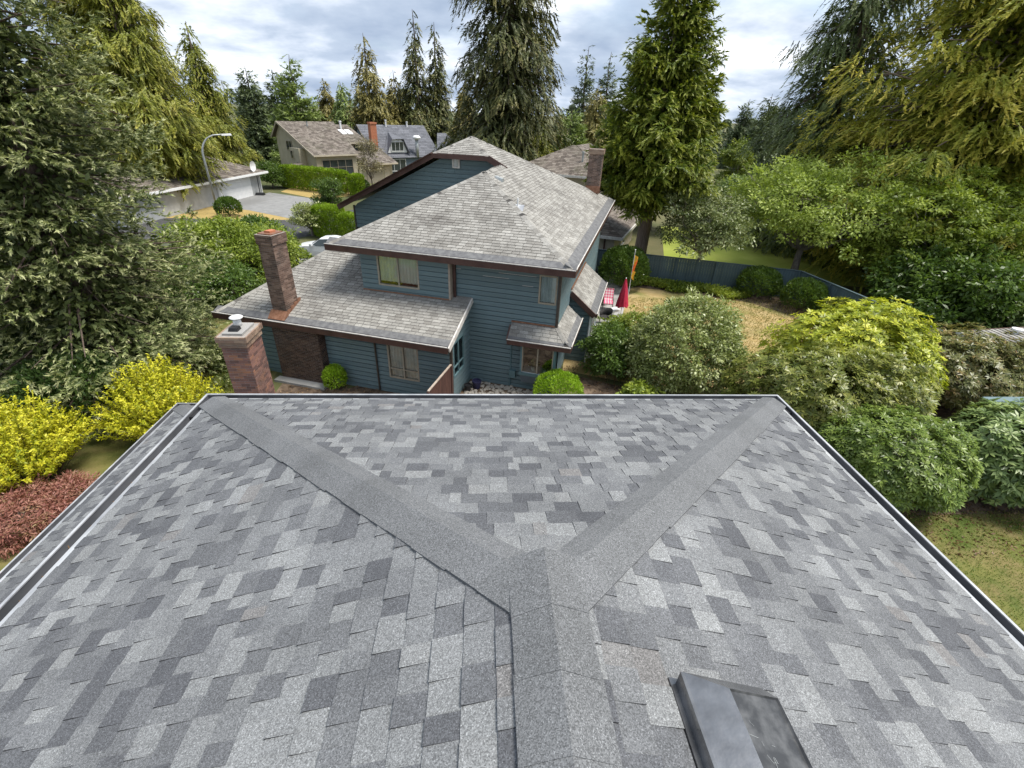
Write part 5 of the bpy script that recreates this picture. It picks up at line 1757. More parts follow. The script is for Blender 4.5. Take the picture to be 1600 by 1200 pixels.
def car():
    h = thing('parked_car', 'white car parked behind the teal house, mostly hidden by its roof', 'car', (-11.6, 30.0, .014), math.radians(168))
    # stations along x: (x, half width, sill z, belt z, roof z, roof half width)
    st = [(2.15, .62, .32, .62, .64, .5), (1.95, .78, .25, .74, .78, .66), (1.2, .86, .2, .88, .92, .74), (.75, .87, .2, .92, .98, .74), (.1, .88, .2, .93, 1.4, .6),
          (-.6, .88, .2, .94, 1.46, .6), (-1.25, .88, .2, .95, 1.38, .58), (-1.75, .86, .22, .97, 1.06, .66), (-2.15, .74, .3, .92, .95, .62)]
    vs, fs = [], []
    for (x, hw, z0, z1, z2, rw) in st:
        vs += [(x, -hw * .9, z0), (x, -hw, (z0 + z1) / 2), (x, -hw * .97, z1), (x, -rw, z2), (x, -rw * .5, z2 + .035), (x, rw * .5, z2 + .035), (x, rw, z2), (x, hw * .97, z1), (x, hw, (z0 + z1) / 2), (x, hw * .9, z0)]
    n = 10
    for i in range(len(st) - 1):
        for k in range(n):
            k2 = (k + 1) % n
            fs.append((i * n + k, i * n + k2, (i + 1) * n + k2, (i + 1) * n + k))
    fs += [tuple(range(n)), tuple(range(len(st) * n - 1, (len(st) - 1) * n - 1, -1))]
    b = MB(); b.add(vs, fs); b.build('body', MT['carpaint'], h, smooth=False)
    for s in (-1, 1):
        g = MB()
        g.add([(.62, s * .86, .97), (-1.35, s * .87, .98), (-1.15, s * .62, 1.36), (-.5, s * .635, 1.43), (.12, s * .635, 1.37)], [(0, 1, 2, 3, 4)])
        g.build('side_window', MT['glass_dark'], h)
        MB().box((.55, s * .9 - .06, .95), (.72, s * .9 + .1 * s + .06, 1.1)).build('wing_mirror', MT['carpaint'], h)
        MB().hexa([(2.0, s * .62 - .12, .6), (2.12, s * .62 - .12, .58), (2.12, s * .62 + .1, .58), (2.0, s * .62 + .12, .6), (1.94, s * .62 - .12, .73), (2.06, s * .62 - .12, .7), (2.06, s * .62 + .1, .7), (1.94, s * .62 + .12, .73)]).build('headlight', MT['glass'], h)
        MB().box((-2.17, s * .55 - .14, .72), (-2.08, s * .55 + .14, .84)).build('tail_light', MT['red'], h)
        for x in (1.35, -1.35):
            w = MB()
            w.tube([(x, s * .72, .32), (x, s * .91, .32)], .32, 20); w = w.build('tyre', MT['rubber'], h)
            MB().tube([(x, s * .9, .32), (x, s * .925, .32)], .2, 14).build('rim', MT['steel'], w)
    g = MB(); g.add([(.82, -.7, .99), (.82, .7, .99), (.14, .58, 1.43), (.14, -.58, 1.43)], [(0, 1, 2, 3)]); g.build('windscreen', MT['glass_dark'], h)
    g = MB(); g.add([(-1.78, -.62, 1.08), (-1.78, .62, 1.08), (-1.28, .54, 1.415), (-1.28, -.54, 1.415)], [(0, 1, 2, 3)]); g.build('rear_window', MT['glass_dark'], h)


car()


# ------------------------------------------------------------------ other houses
def shingled(parent, poly_o, A, S, lo, hi, smax, m, off, rng, expo=.3, wid=(.25, .55), xf=None, name='roof'):
    """roof plane made of overlapping shakes plus its deck"""
    O, A, S = np.array(poly_o, float), np.array(A, float), np.array(S, float)
    A /= np.linalg.norm(A); S /= np.linalg.norm(S)
    n = np.cross(A, S); n = n if n[2] > 0 else -n
    q = [O + A * lo(0), O + A * hi(0), O + A * hi(smax) + S * smax, O + A * lo(smax) + S * smax]
    mb = MB(off); mb.slab([p - n * .01 for p in q], n, .06, .3)
    r = mb.build(name, MT[m], parent)
    pcs = course_pieces(O, A, S, lo, hi, smax, expo, wid, rng, False, 0, None, .025, .015)
    lay_pieces(pcs, r, MT[m], 0, 'shingle', 'shingle_field', off, xf)
    return r


def simple_window(parent, O, A, nrm, a0, a1, z0, z1, fm, off=(0, 0, 0), mull=(), trans=()):
    O = np.array(O, float) + np.array(nrm, float) * .06
    return window(parent, O, A, nrm, a0, a1, z0, z1, MT[fm], off, mull=mull, trans=trans, glass='glass_dark', room=False, depth=.05, fw_=.07, proud=.05)


def house_beige():
    ang = math.radians(-45)
    h = thing('beige_house', 'beige stucco house with a long mossy shake roof behind the clipped hedge', 'house', (-22.1, 64.3, 0), ang)
    rng = np.random.default_rng(21)
    w = MB()
    # gable end faces -q; outline follows the uneven rake
    w.add([(-10.4, 0, 0), (0, 0, 0), (0, 0, 3.8), (-8.6, 0, 7.35), (-10.4, 0, 5.8), (-10.4, 8, 0), (0, 6, 0), (0, 6, 3.8), (-8.6, 8, 7.35), (-10.4, 8, 5.8)],
          [(0, 1, 2, 3, 4), (1, 6, 7, 2), (0, 4, 9, 5), (5, 9, 8, 7, 6)])
    w.build('wall', MT['beige'], h)
    MB().box((-5.2, -.9, 0), (-2.6, -.02, 4.5)).build('wall', MT['beige'], h)
    s = math.hypot(8.9, 3.6)
    shingled(h, (.3, -.45, 3.9), (0, 1, 0), (-8.9, 0, 3.6), lambda a: 0, lambda a: 6.6 + a * .2, s, 'shake', (0, 0, 0), rng, .32, (.25, .6))
    shingled(h, (-11.0, -.45, 5.5), (0, 1, 0), (2.4, 0, 2.0), lambda a: 0, lambda a: 8.6, math.hypot(2.4, 2.0), 'shake', (0, 0, 0), rng, .32, (.25, .6))
    MB().bar((.35, -.5, 3.78), (-8.6, -.5, 7.4), .08, .22, up=(.37, 0, .93)).build('rake_board', MT['frame_tan'], h)
    MB().bar((-11, -.5, 5.4), (-8.6, -.5, 7.4), .08, .22, up=(-.6, 0, .8)).build('rake_board', MT['frame_tan'], h)
    MB().box((.3, -.5, 3.72), (.45, 6.2, 3.9)).build('gutter', MT['beige2'], h)
    simple_window(h, (-9.2, 0, 0), (1, 0, 0), (0, -1, 0), 1.6, 3.2, 4.0, 5.2, 'frame_tan', mull=(.5,))
    simple_window(h, (-5.2, -.9, 0), (1, 0, 0), (0, -1, 0), .3, 1.0, 3.2, 4.2, 'frame_tan')
    MB().hexa([(-3.6, -1.9, 2.35), (-1.8, -1.9, 2.35), (-1.8, -.9, 2.35), (-3.6, -.9, 2.35), (-3.5, -1.8, 2.6), (-1.9, -1.8, 2.6), (-1.9, -.9, 2.8), (-3.5, -.9, 2.8)]).build('porch_hood', MT['shake'], h)
    simple_window(h, (0, 0, 0), (0, 1, 0), (1, 0, 0), .7, 5.3, .9, 3.3, 'frame_tan', mull=(.25, .5, .75), trans=(.6,))
    # upper block and garage wing further along
    MB().box((-9, 7.0, 0), (-3.2, 9.6, 5.1)).build('wall', MT['beige'], h)
    shingled(h, (-2.7, 6.8, 5.15), (0, 1, 0), (-5.3, 0, 2.0), lambda a: 0, lambda a: 3.1, math.hypot(5.3, 2.0), 'shake', (0, 0, 0), rng, .32, (.25, .6))
    MB().box((-2.7, 6.8, 4.95), (-2.56, 9.9, 5.14)).build('gutter', MT['beige2'], h)
    simple_window(h, (-3.2, 7.0, 0), (0, 1, 0), (1, 0, 0), .6, 2.0, 4.0, 4.85, 'frame_tan', mull=(.5,))
    MB().box((-3.1, 6.1, 0), (.2, 11.6, 2.5)).build('wall', MT['beige'], h)
    shingled(h, (.8, 6.6, 2.6), (0, 1, 0), (-4.0, 0, 1.5), lambda a: 0, lambda a: 5.6, math.hypot(4, 1.5), 'shake', (0, 0, 0), rng, .32, (.25, .6))
    MB().box((.8, 6.6, 2.42), (.95, 12.2, 2.59)).build('gutter', MT['beige2'], h)
    MB().box((.21, 7.2, 0), (.26, 9.8, 2.2)).build('garage_door', MT['frame_tan'], h)
    MB().box((.21, 10.2, 0), (.25, 11.1, 2.1)).build('door', MT['beige2'], h)
    for q in (7.2, 8.2):
        MB().hexa([(-6.2, q, 6.47), (-5.0, q, 6.02), (-5.0, q + .8, 6.02), (-6.2, q + .8, 6.47), (-6.2, q, 6.6), (-5.0, q, 6.15), (-5.0, q + .8, 6.15), (-6.2, q + .8, 6.6)]).build('skylight', MT['white'], h)
    MB().lathe([(.14, 0), (.14, 1.0), (.2, 1.05), (.2, 1.2)], (-6.6, 8.0, 6.5), 10).build('flue_pipe', MT['fan_white'], h)
    MB().lathe([(.1, 0), (.1, .7), (.15, .75)], (-7.2, 3.2, 6.8), 10).build('flue_pipe', MT['steel'], h)


def house_grey():
    ang = math.radians(37)
    h = thing('grey_roofed_house', 'house with a steep grey tiled roof, brick chimney and dormer window', 'house', (-17.2, 78.2, 0), ang)
    rng = np.random.default_rng(22)
    # ridge along local x, slope to -y faces the street
    L, D, zr, ze = 11.5, 5.0, 7.1, 2.9
    w = MB()
    w.add([(0, 0, 0), (0, 2 * D, 0), (0, 2 * D, ze), (0, D, zr - .2), (0, 0, ze), (L, 0, 0), (L, 2 * D, 0), (L, 2 * D, ze), (L, D, zr - .2), (L, 0, ze)],
          [(0, 4, 3, 2, 1), (5, 6, 7, 8, 9), (0, 5, 9, 4), (1, 2, 7, 6)])
    w.build('wall', MT['bluegrey'], h)
    s = math.hypot(D + .4, zr - ze + .3)
    shingled(h, (-.4, -.4, ze - .3), (1, 0, 0), (0, D + .4, zr - ze + .3), lambda a: 0, lambda a: L + .8, s, 'slate', (0, 0, 0), rng, .35, (.6, 1.2))
    shingled(h, (-.4, 2 * D + .4, ze - .3), (1, 0, 0), (0, -D - .4, zr - ze + .3), lambda a: 0, lambda a: L + .8, s, 'slate', (0, 0, 0), rng, .35, (.6, 1.2))
    MB().bar((-.42, -.45, ze - .36), (-.42, D, zr - .04), .1, .22, up=(0, -.6, .75)).build('rake_board', MT['frame_dark'], h)
    # hipped wing to the right
    shingled(h, (L - 1, -1.2, 2.6), (1, 0, 0), (0, 4.6, 3.4), lambda a: a * .55, lambda a: 8.0 - a * .55, math.hypot(4.6, 3.4), 'slate', (0, 0, 0), rng, .35, (.6, 1.2))
    MB().box((L - .6, -.8, 0), (L + 6.4, 6, 2.6)).build('wall', MT['bluegrey'], h)
    # brick front panel, window and chimney
    MB().box((.3, -.12, 0), (1.4, -.02, 2.7)).build('brick_panel', MT['brick_orange'], h)
    simple_window(h, (2, -.02, 0), (1, 0, 0), (0, -1, 0), 0, 3.2, .6, 2.4, 'white', mull=(.33, .67))
    ch = MB().box((.1, 1.0, 2.5), (1.1, 1.9, 7.3)).build('chimney', MT['brick_orange'], h)
    MB().box((0.02, .92, 7.3), (1.18, 1.98, 7.55)).build('chimney_crown', MT['brick_orange'], ch)
    # dormer with steep cheeks
    d = MB()
    d.add([(2.2, .2, 3.3), (5.8, .2, 3.3), (4.9, .2, 5.2), (3.1, .2, 5.2), (4.0, 2.8, 5.9), (2.0, .9, 3.6), (6.0, .9, 3.6)], [(0, 1, 2, 3)])
    d.build('dormer', MT['white'], h)
    d = MB(); d.add([(1.9, -.25, 3.0), (3.0, -.25, 5.3), (4.0, 3.0, 6.2), (1.9, .6, 3.5)], [(0, 1, 2, 3)]); d.add([(6.1, -.25, 3.0), (5.0, -.25, 5.3), (4.0, 3.0, 6.2), (6.1, .6, 3.5)], [(0, 1, 2, 3)])
    d.add([(3.0, -.25, 5.3), (5.0, -.25, 5.3), (4.0, 3.0, 6.2)], [(0, 1, 2)])
    d.build('dormer_roof', MT['slate'], h)
    simple_window(h, (2.7, .17, 0), (1, 0, 0), (0, -1, 0), .2, 2.4, 3.5, 4.9, 'white', mull=(.33, .67))
    v = MB(); v.lathe([(.28, 0), (.28, 2.6)], (7.4, -.2, 2.6), 12); v = v.build('flue_pipe', MT['steel'], h, smooth=True)
    v = MB(); v.lathe([(.3, 2.6), (.65, 2.75), (.68, 2.95), (.4, 3.2), (0, 3.25)], (7.4, -.2, 2.6), 16); v.build('flue_cap', MT['fan_white'], h, smooth=True)
    for x, q in ((4.6, .9), (8.5, .7)):
        MB().lathe([(.12, 0), (.12, q), (.17, q), (.17, q + .15)], (x, D - .3, zr - .3), 10).build('vent_pipe', MT['fan_white'], h)


def house_garage():
    ang = math.atan2(12.3, 2.1) - math.pi / 2
    h = thing('garage_house', 'low house with a wide white garage door, shake roof and satellite dish', 'house', (-29.2, 45.7, 0), ang)
    rng = np.random.default_rng(23)
    # local: y runs along the garage front, +x faces the drive
    MB().box((-9, -8, 0), (-.02, 12.4, 2.35)).build('wall', MT['greywall'], h)
    gd = MB().box((-.01, 4.5, 0), (.03, 10.4, 2.1)).build('garage_door', MT['white'], h)
    for i in range(5):
        MB().box((.032, 4.52, .02 + i * .42), (.05, 10.38, .42 + i * .42)).build('door_panel', MT['white'], gd)
    for y in (4.35, 10.42):
        MB().box((0, y, 0), (.06, y + .12, 2.25)).build('door_frame', MT['greywall'], h)
    rn = 4.6
    shingled(h, (.6, -8.5, 2.45), (0, 1, 0), (-rn, 0, 1.9), lambda a: 0, lambda a: 21.6 - a * .92, math.hypot(rn, 1.9), 'shake', (0, 0, 0), rng, .32, (.25, .6))
    shingled(h, (.6, 13.1, 2.45), (-1, 0, 0), (0, -rn, 1.9), lambda a: a * .92, lambda a: 9.8 - a * .92, math.hypot(rn, 1.9), 'shake', (0, 0, 0), rng, .32, (.25, .6))
    shingled(h, (-9.2, -8.5, 2.45), (0, 1, 0), (rn, 0, 1.9), lambda a: 0, lambda a: 21.6 - a * .92, math.hypot(rn, 1.9), 'shake', (0, 0, 0), rng, .4, (.4, .8))
    MB().box((.6, -8.5, 2.25), (.74, 13.2, 2.46)).build('gutter', MT['white'], h)
    MB().box((-9, 13.1, 2.25), (.6, 13.22, 2.46)).build('gutter', MT['white'], h)
    MB().tube([(.1, 12.2, 0), (.1, 12.2, 2.3)], .05, 8).build('downspout', MT['white'], h)
    dish = MB()
    vs, fs = [], []
    n = 20
    for i, r in enumerate((0.0, .2, .4, .56)):
        for k in range(n):
            a = 2 * math.pi * k / n
            vs.append((r * .0 + r * r * .45 + .0, r * math.cos(a), 3.15 + r * math.sin(a)))
    for i in range(3):
        for k in range(n):
            fs.append((i * n + k, i * n + (k + 1) % n, (i + 1) * n + (k + 1) % n, (i + 1) * n + k))
    dish.add([(x + .2, y + 11.0, z) for x, y, z in vs], fs)
    d = dish.build('satellite_dish', MT['fan_white'], h, smooth=True)
    MB().tube([(.2, 11.0, 2.55), (.15, 11.0, 3.1)], .04, 8).build('dish_arm', MT['steel'], d)
    # portable hoop stand by the door
    hp = thing('hoop_stand', 'black wheeled stand in front of the garage corner', 'stand', (-26.9, 56.6, .014))
    MB().hexa([(-.5, -.35, 0), (.5, -.35, 0), (.5, .35, 0), (-.5, .35, 0), (-.4, -.25, .25), (.4, -.25, .25), (.4, .25, .25), (-.4, .25, .25)]).build('base', MT['black'], hp)
    MB().tube([(0, 0, .2), (.05, 0, 2.1)], .05, 8).build('pole', MT['black'], hp)


def house_brown():
    ang = math.radians(-25)
    o = np.array([9.7, 28.9, 0])
    h = thing('brown_roofed_house', 'cream house with a brown shake hip roof behind the teal fence', 'house', tuple(o), ang)
    rng = np.random.default_rng(24)
    # eave corner is the origin; +v away, -u left
    ze, sl = 2.1, .42
    c = 1 / math.hypot(1, sl)
    MB().box((-9.5, .6, 0), (-.6, 9.4, 2.0)).build('wall', MT['beige2'], h)
    shingled(h, (-10, 0, ze), (1, 0, 0), (0, 1, sl), lambda a: 0, lambda a: 10 - a * c, 4.8 / c, 'shake', (0, 0, 0), rng, .26, (.2, .5))
    shingled(h, (0, 0, ze), (0, 1, 0), (-1, 0, sl), lambda a: a * c, lambda a: 10.2, 4.8 / c, 'shake', (0, 0, 0), rng, .26, (.2, .5))
    MB().box((-10, -.12, ze - .2), (.12, 0, ze)).build('gutter', MT['lip'], h)
    MB().box((0, 0, ze - .2), (.12, 10.3, ze)).build('gutter', MT['lip'], h)
    MB().bar((-1.3, .55, 0), (-1.3, .55, 1.9), .1, .1, up=(0, 1, 0)).build('downspout', MT['brown'], h)
    simple_window(h, (-.6, .6, 0), (0, 1, 0), (1, 0, 0), 2.4, 4.2, .7, 1.8, 'white')
    MB().lathe([(.09, 0), (.09, .4), (.15, .42), (.15, .5)], (-3.0, 4.6, 3.75), 10).build('vent_pipe', MT['fan_white'], h)
    # two-storey block behind
    MB().box((-13.5, 13.4, 0), (-4.4, 23, 4.4)).build('wall', MT['beige2'], h)
    z2 = 4.6
    shingled(h, (-14.2, 12.6, z2), (1, 0, 0), (0, 1, .45), lambda a: a * .9, lambda a: 10.6 - a * .9, 5.6, 'shake', (0, 0, 0), rng, .28, (.2, .5))
    shingled(h, (-3.6, 12.6, z2), (0, 1, 0), (-1, 0, .45), lambda a: a * .9, lambda a: 11, 5.6, 'shake', (0, 0, 0), rng, .28, (.2, .5))
    MB().box((-14.2, 12.48, z2 - .2), (-3.5, 12.6, z2)).build('gutter', MT['lip'], h)
    MB().hexa([(-6.0, 14.4, 5.46), (-5.0, 14.4, 5.46), (-5.0, 15.8, 6.09), (-6.0, 15.8, 6.09), (-5.95, 14.45, 5.6), (-5.05, 14.45, 5.6), (-5.05, 15.75, 6.22), (-5.95, 15.75, 6.22)]).build('skylight', MT['white'], h)
    MB().lathe([(.1, 0), (.1, .9), (.16, .92), (.16, 1.05)], (-7.2, 14.9, 5.5), 10).build('vent_pipe', MT['steel'], h)


def house_flat():
    h = thing('low_grey_roofed_house', 'low house with a pale grey shallow roof beyond the fence at the right edge', 'house', (24, 8, 0))
    off = (24, 8, 0)
    rng = np.random.default_rng(25)
    MB(off).box((20.95, 2.5, 0), (29.6, 12.3, 1.9)).build('wall', MT['teal'], h)
    r = math.hypot(5, .35)
    rf = shingled(h, (20.6, 12.7, 2.0), (0, -1, 0), (5, 0, .35), lambda a: 0, lambda a: 10.8, r, 'shingle_old', off, rng, .22, (.3, .9))
    shingled(h, (30.6, 12.7, 2.0), (0, -1, 0), (-5, 0, .35), lambda a: 0, lambda a: 10.8, r, 'shingle_old', off, rng, .22, (.3, .9))
    MB(off).box((20.5, 1.9, 1.86), (20.6, 12.75, 2.02)).build('gutter', MT['lip'], h)
    MB(off).bar((20.6, 12.76, 1.93), (25.6, 12.76, 2.28), .08, .14).build('rake_board', MT['brown'], h)
    MB(off).lathe([(.1, 0), (.1, .12), (.2, .16), (.2, .22), (0, .26)], (22.6, 12.2, 2.14), 14).build('roof_vent', MT['fan_white'], h)
    MB(off).box((21.3, 10.9, 2.02), (21.42, 11.02, 2.35)).build('vent_pipe', MT['steel'], h)


def shed():
    h = thing('garden_shed', 'small teal plank-roofed lean-to behind the broad-leaved rhododendron', 'shed', (17.3, 6.0, 0))
    MB().box((-.95, -.75, 0), (.95, .8, 1.62)).build('wall', MT['teal'], h)
    for i in range(8):
        y = -.95 + i * .25
        MB().hexa([(-1.15, y, 1.66 + i * .05), (1.15, y, 1.66 + i * .05), (1.15, y + .27, 1.7 + i * .05), (-1.15, y + .27, 1.7 + i * .05), (-1.15, y, 1.7 + i * .05), (1.15, y, 1.7 + i * .05), (1.15, y + .27, 1.72 + i * .05), (-1.15, y + .27, 1.72 + i * .05)]).build('roof_plank', MT['teal'], h)


def house_far_right():
    h = thing('shaded_house', 'dim brown-roofed house half hidden behind the golden cypress', 'house', (36.5, 22, 0), math.radians(-20))
    rng = np.random.default_rng(26)
    MB().box((-4, -3, 0), (6, 6, 2.6)).build('wall', MT['beige'], h)
    shingled(h, (-4.6, -3.6, 2.7), (1, 0, 0), (0, 1, .5), lambda a: 0, lambda a: 11.2, 5.6, 'shake', (0, 0, 0), rng, .3, (.25, .5))
    shingled(h, (-4.6, 6.4, 2.7), (1, 0, 0), (0, -1, .5), lambda a: 0, lambda a: 11.2, 5.6, 'shake', (0, 0, 0), rng, .3, (.25, .5))
    MB().box((-4.7, -3.75, 2.5), (6.7, -3.6, 2.68)).build('gutter', MT['lip'], h)
    simple_window(h, (-4, -3, 0), (1, 0, 0), (0, -1, 0), 1, 2.6, .9, 2.1, 'white', mull=(.5,))


house_beige(); house_grey(); house_garage(); house_brown(); house_flat(); shed(); house_far_right()


# ------------------------------------------------------------------ conifers
conifer('spruce_tree', 'big pale-tipped spruce filling the left edge of the view', (-14.4, 11.4, 0), 25, 4.6, LF['spruce'], 'spruce', .7, 420, 240000, .13, .045, seed=31, pw=.7, tuft=18, tip=.5, plume=.3, core=24000)
conifer('cedar_tree', 'tall olive cedar with a bare trunk, right of the spruce beside the street lamp', (-32.2, 47.9, 0), 24.5, 5.9, LF['cedar'], 'cedar', 4.2, 330, 90000, .34, .13, 'bark_cedar', .55, seed=32, tuft=12, plume=.95, tip=.25)
conifer('cedar_tree', 'tall olive cedar whose trunk stands left of its twin behind the spruce', (-36.2, 50.6, 0), 28, 6.8, LF['cedar'], 'cedar', 3.8, 330, 90000, .34, .13, 'bark_cedar', .6, seed=33, tuft=12, plume=.95, tip=.25)
conifer('cedar_tree', 'pointed brown-green cedar left of the beige house', (-38.5, 72.5, 0), 18.6, 5.2, LF['cedar'], 'cedar', .8, 260, 26000, .45, .16, 'bark_cedar', seed=34, tuft=8, plume=.9, tip=.25)
conifer('arborvitae_tree', 'tall dense arborvitae with curled sprays and a bare leaning trunk by the fence', (10.9, 28.2, 0), 18.8, 4.3, LF['arbor'], 'arbor', 4.3, 560, 170000, .24, .1, 'bark_cedar', .46, seed=35, pw=.95, core=12000, tuft=11, plume=.5, tip=.4)
conifer('cypress_tree', 'huge golden-green drooping cypress in the right corner', (31.6, 27.6, 0), 31, 9.8, LF['cypress'], 'cypress', 2.6, 520, 240000, .28, .1, 'bark_cedar', .6, seed=36, pw=.5, core=24000, tuft=18, plume=1.0, tip=.35)
conifer('cypress_tree', 'golden-green drooping cypress cut by the right frame edge', (39.5, 24.5, 0), 26, 8.2, LF['cypress'], 'cypress', .6, 300, 80000, .34, .13, 'bark_cedar', .6, seed=37, pw=.55, tuft=16, plume=1.0, tip=.35)
conifer('fir_tree', 'dark long-armed fir left of the huge golden cypress', (27.6, 36.5, 0), 28, 6.8, LF['greenfir'], 'droop', 2.5, 260, 85000, .3, .1, 'bark_brown', .5, seed=38, pw=.62, tuft=12, plume=.85, tip=.25)
conifer('fir_tree', 'huge dark shaggy fir rising behind the teal roof ridge', (2.3, 54.6, 0), 32, 7.0, LF['darkfir'], 'droop', 2.0, 300, 85000, .4, .16, 'bark_brown', .55, seed=39, core=12000, pw=.42, tuft=12, plume=1.0, tip=.3)
far = [
    ('fir_tree', 'dark fir, leftmost of the skyline trees behind the beige house', -42.2, 97, 15.2, 2.9, 'far', 'spruce', 41),
    ('fir_tree', 'dark bushy fir between the leftmost skyline fir and the layered cedar', -39.8, 103, 15.0, 3.1, 'far', 'spruce', 42),
    ('deodar_tree', 'pale layered cedar with open spreading arms behind the beige house roof', -31.8, 89.5, 16.4, 4.6, 'far_green', 'fir', 43),
    ('cypress_tree', 'small brown-green pointed tree on the skyline right of the layered cedar', -32.6, 110, 14.2, 2.5, 'far_brown', 'cedar', 44),
    ('cypress_tree', 'round-topped soft green tree behind the beige house roofs', -27.0, 101, 13.4, 3.4, 'far_green', 'cedar', 45),
    ('cypress_tree', 'tall narrow brown-green spire above the beige house', -20.5, 94, 20.2, 4.4, 'far_brown', 'cedar', 46),
    ('fir_tree', 'tall dark fir with a bent top behind the grey tiled roof', -12.6, 99, 24.4, 4.2, 'darkfir', 'droop', 47),
    ('fir_tree', 'dark columnar fir right of the bent-topped fir', -9.2, 101, 23.0, 3.5, 'darkfir', 'cedar', 48),
    ('cypress_tree', 'low green cypress left of the two dark firs', -16.8, 99, 15.5, 3.2, 'far_brown', 'cedar', 56),
    ('fir_tree', 'narrow far fir, left of the pair left of the arborvitae', 23.0, 122.5, 22.8, 4.0, 'far', 'spruce', 49),
    ('fir_tree', 'narrow far fir, right of the pair left of the arborvitae', 30.2, 131, 22.8, 3.8, 'far', 'spruce', 50),
    ('pine_tree', 'soft pale green young pine left of the arborvitae', 11.0, 63.7, 10.2, 2.7, 'far_green', 'fir', 51),
    ('cedar_tree', 'brownish cedar tucked behind the left side of the arborvitae', 18.2, 84, 14.0, 3.3, 'far_brown', 'cedar', 52),
    ('fir_tree', 'hazy far fir in the gap right of the arborvitae', 56.2, 100.5, 14.4, 3.4, 'far', 'spruce', 53),
    ('fir_tree', 'hazy far fir, left of the two in the right-hand gap', 57.6, 112, 13.8, 3.2, 'far', 'spruce', 54),
    ('cedar_tree', 'small spire left of the huge shaggy fir', -3.4, 86, 13.6, 2.6, 'far_brown', 'cedar', 55),
    ('cedar_tree', 'olive cedar skirting the right foot of the shaggy fir', 5.6, 52, 9.0, 3.0, 'cedar', 'cedar', 57),
]
for nm, lb, x, y, H, R, m, st, sd_ in far:
    conifer(nm, lb, (x, y, 0), H * 1.02, R * 1.2, LF[m], st, .6, 200, 14000 if y > 70 else 22000, .6 if y > 70 else .42, .27 if y > 70 else .16, tuft=5, tip=.25, plume=.9, core=1800, seed=sd_, group='trees on the skyline', wood=st in ('fir', 'droop'))
# broad clumps that close the view at the foot of the skyline
rng = np.random.default_rng(77)
parts = []
for i in range(70):
    a = math.radians(-42 + 80 * (i + rng.uniform(0, 1)) / 70)
    dd = rng.uniform(135, 190)
    x, y = CAM[0] + dd * math.sin(a), CAM[1] + dd * math.cos(a)
    H, R = rng.uniform(8, 15), rng.uniform(2.5, 5)
    n = 700
    zz = rng.uniform(0, 1, n)
    ph = rng.uniform(0, 6.28, n)
    r = R * (1 - zz) ** .8 * rng.uniform(.5, 1.05, n)
    P = np.stack([x + r * np.cos(ph), y + r * np.sin(ph), zz * H], -1)
    D = np.stack([np.cos(ph), np.sin(ph), -rng.uniform(.2, .9, n)], -1)
    parts.append((leaf_arrays(P, D, rnd_unit(rng, n), 1.3, .5), rng.uniform(0, 1, n)))
wood_ = place('distant_wood', leaf_mesh('distant_wood', parts, LF['far']))
tag(wood_, 'far-off belt of dark trees along the horizon', 'wood', kind='stuff')

# ------------------------------------------------------------------ broadleaf trees
def blob(seed, r, h0, h1, n=7, sq=.55):
    rng = np.random.default_rng(seed)
    out = []
    for i in range(n):
        a = 6.283 * i / n + rng.uniform(-.4, .4)
        t = rng.uniform(.2, 1)
        q = r * rng.uniform(.38, .58)
        out.append((math.cos(a) * r * sq * rng.uniform(.6, 1.1), math.sin(a) * r * sq * rng.uniform(.6, 1.1), h0 + (h1 - h0) * t - q * .5 * t, q, q, q * rng.uniform(.6, .85)))
    out.append((0, 0, h1 - r * .45, r * .55, r * .55, r * .45))
    return out


broadleaf('garden_tree', 'bright green leafy tree nearest the street lamp at left', (-17.6, 25.2, 0), blob(1, 2.7, .7, 3.3, 10), LF['green'], 520, 46, .42, .17, .09, seed=61, trunk_h=1.4)
broadleaf('garden_tree', 'green leafy tree behind the slim brown brick chimney', (-13.9, 24.6, 0), blob(2, 2.8, .6, 3.2, 10), LF['green'], 480, 46, .42, .17, .09, seed=62, trunk_h=1.2)
broadleaf('garden_tree', 'darker green leafy tree behind the bright green trees at left', (-16.6, 30.8, 0), blob(3, 2.0, .6, 2.5, 7), LF['deep'], 420, 44, .4, .18, .09, seed=63, trunk_h=1.0)
broadleaf('garden_bush', 'dark green bush between the spruce and the slim brown chimney', (-14.2, 19.4, 0), blob(23, 2.3, .6, 2.6, 8), LF['deep'], 340, 40, .36, .16, .08, seed=163, trunk_h=.7, cat='shrub', woodname='stems')
broadleaf('cherry_tree', 'pale green spreading cherry tree with bare grey twigs beyond the fence', (20.9, 25.4, 0), blob(4, 5.0, 3.2, 7.6, 11, .62), LF['cherry'], 900, 44, .5, .2, .1, seed=64, trunk_h=2.4, tr=.24, twigs=60, shell=(.45, 1.05))
broadleaf('plum_tree', 'small dark-leaved tree with silvery highlights in front of the fence', (13.7, 24.6, 0), blob(5, 2.9, 2.6, 6.0, 8, .6), LF['plum'], 420, 36, .42, .19, .08, seed=65, trunk_h=2.2, tr=.14, twigs=30, shell=(.35, 1.05))
broadleaf('maple_tree', 'fresh green layered tree right of the cherry tree', (26.8, 21.6, 0), blob(6, 4.6, 2.0, 7.4, 11, .6), LF['green'], 900, 46, .5, .22, .11, seed=66, trunk_h=2.0, tr=.2, flat=.6)
broadleaf('laurel_tree', 'dark broad-leaved bushy tree below the fresh green layered tree', (24.4, 17.4, 0), blob(7, 3.4, .8, 3.9, 9, .6), LF['deep'], 560, 40, .42, .26, .12, seed=67, trunk_h=1.0)
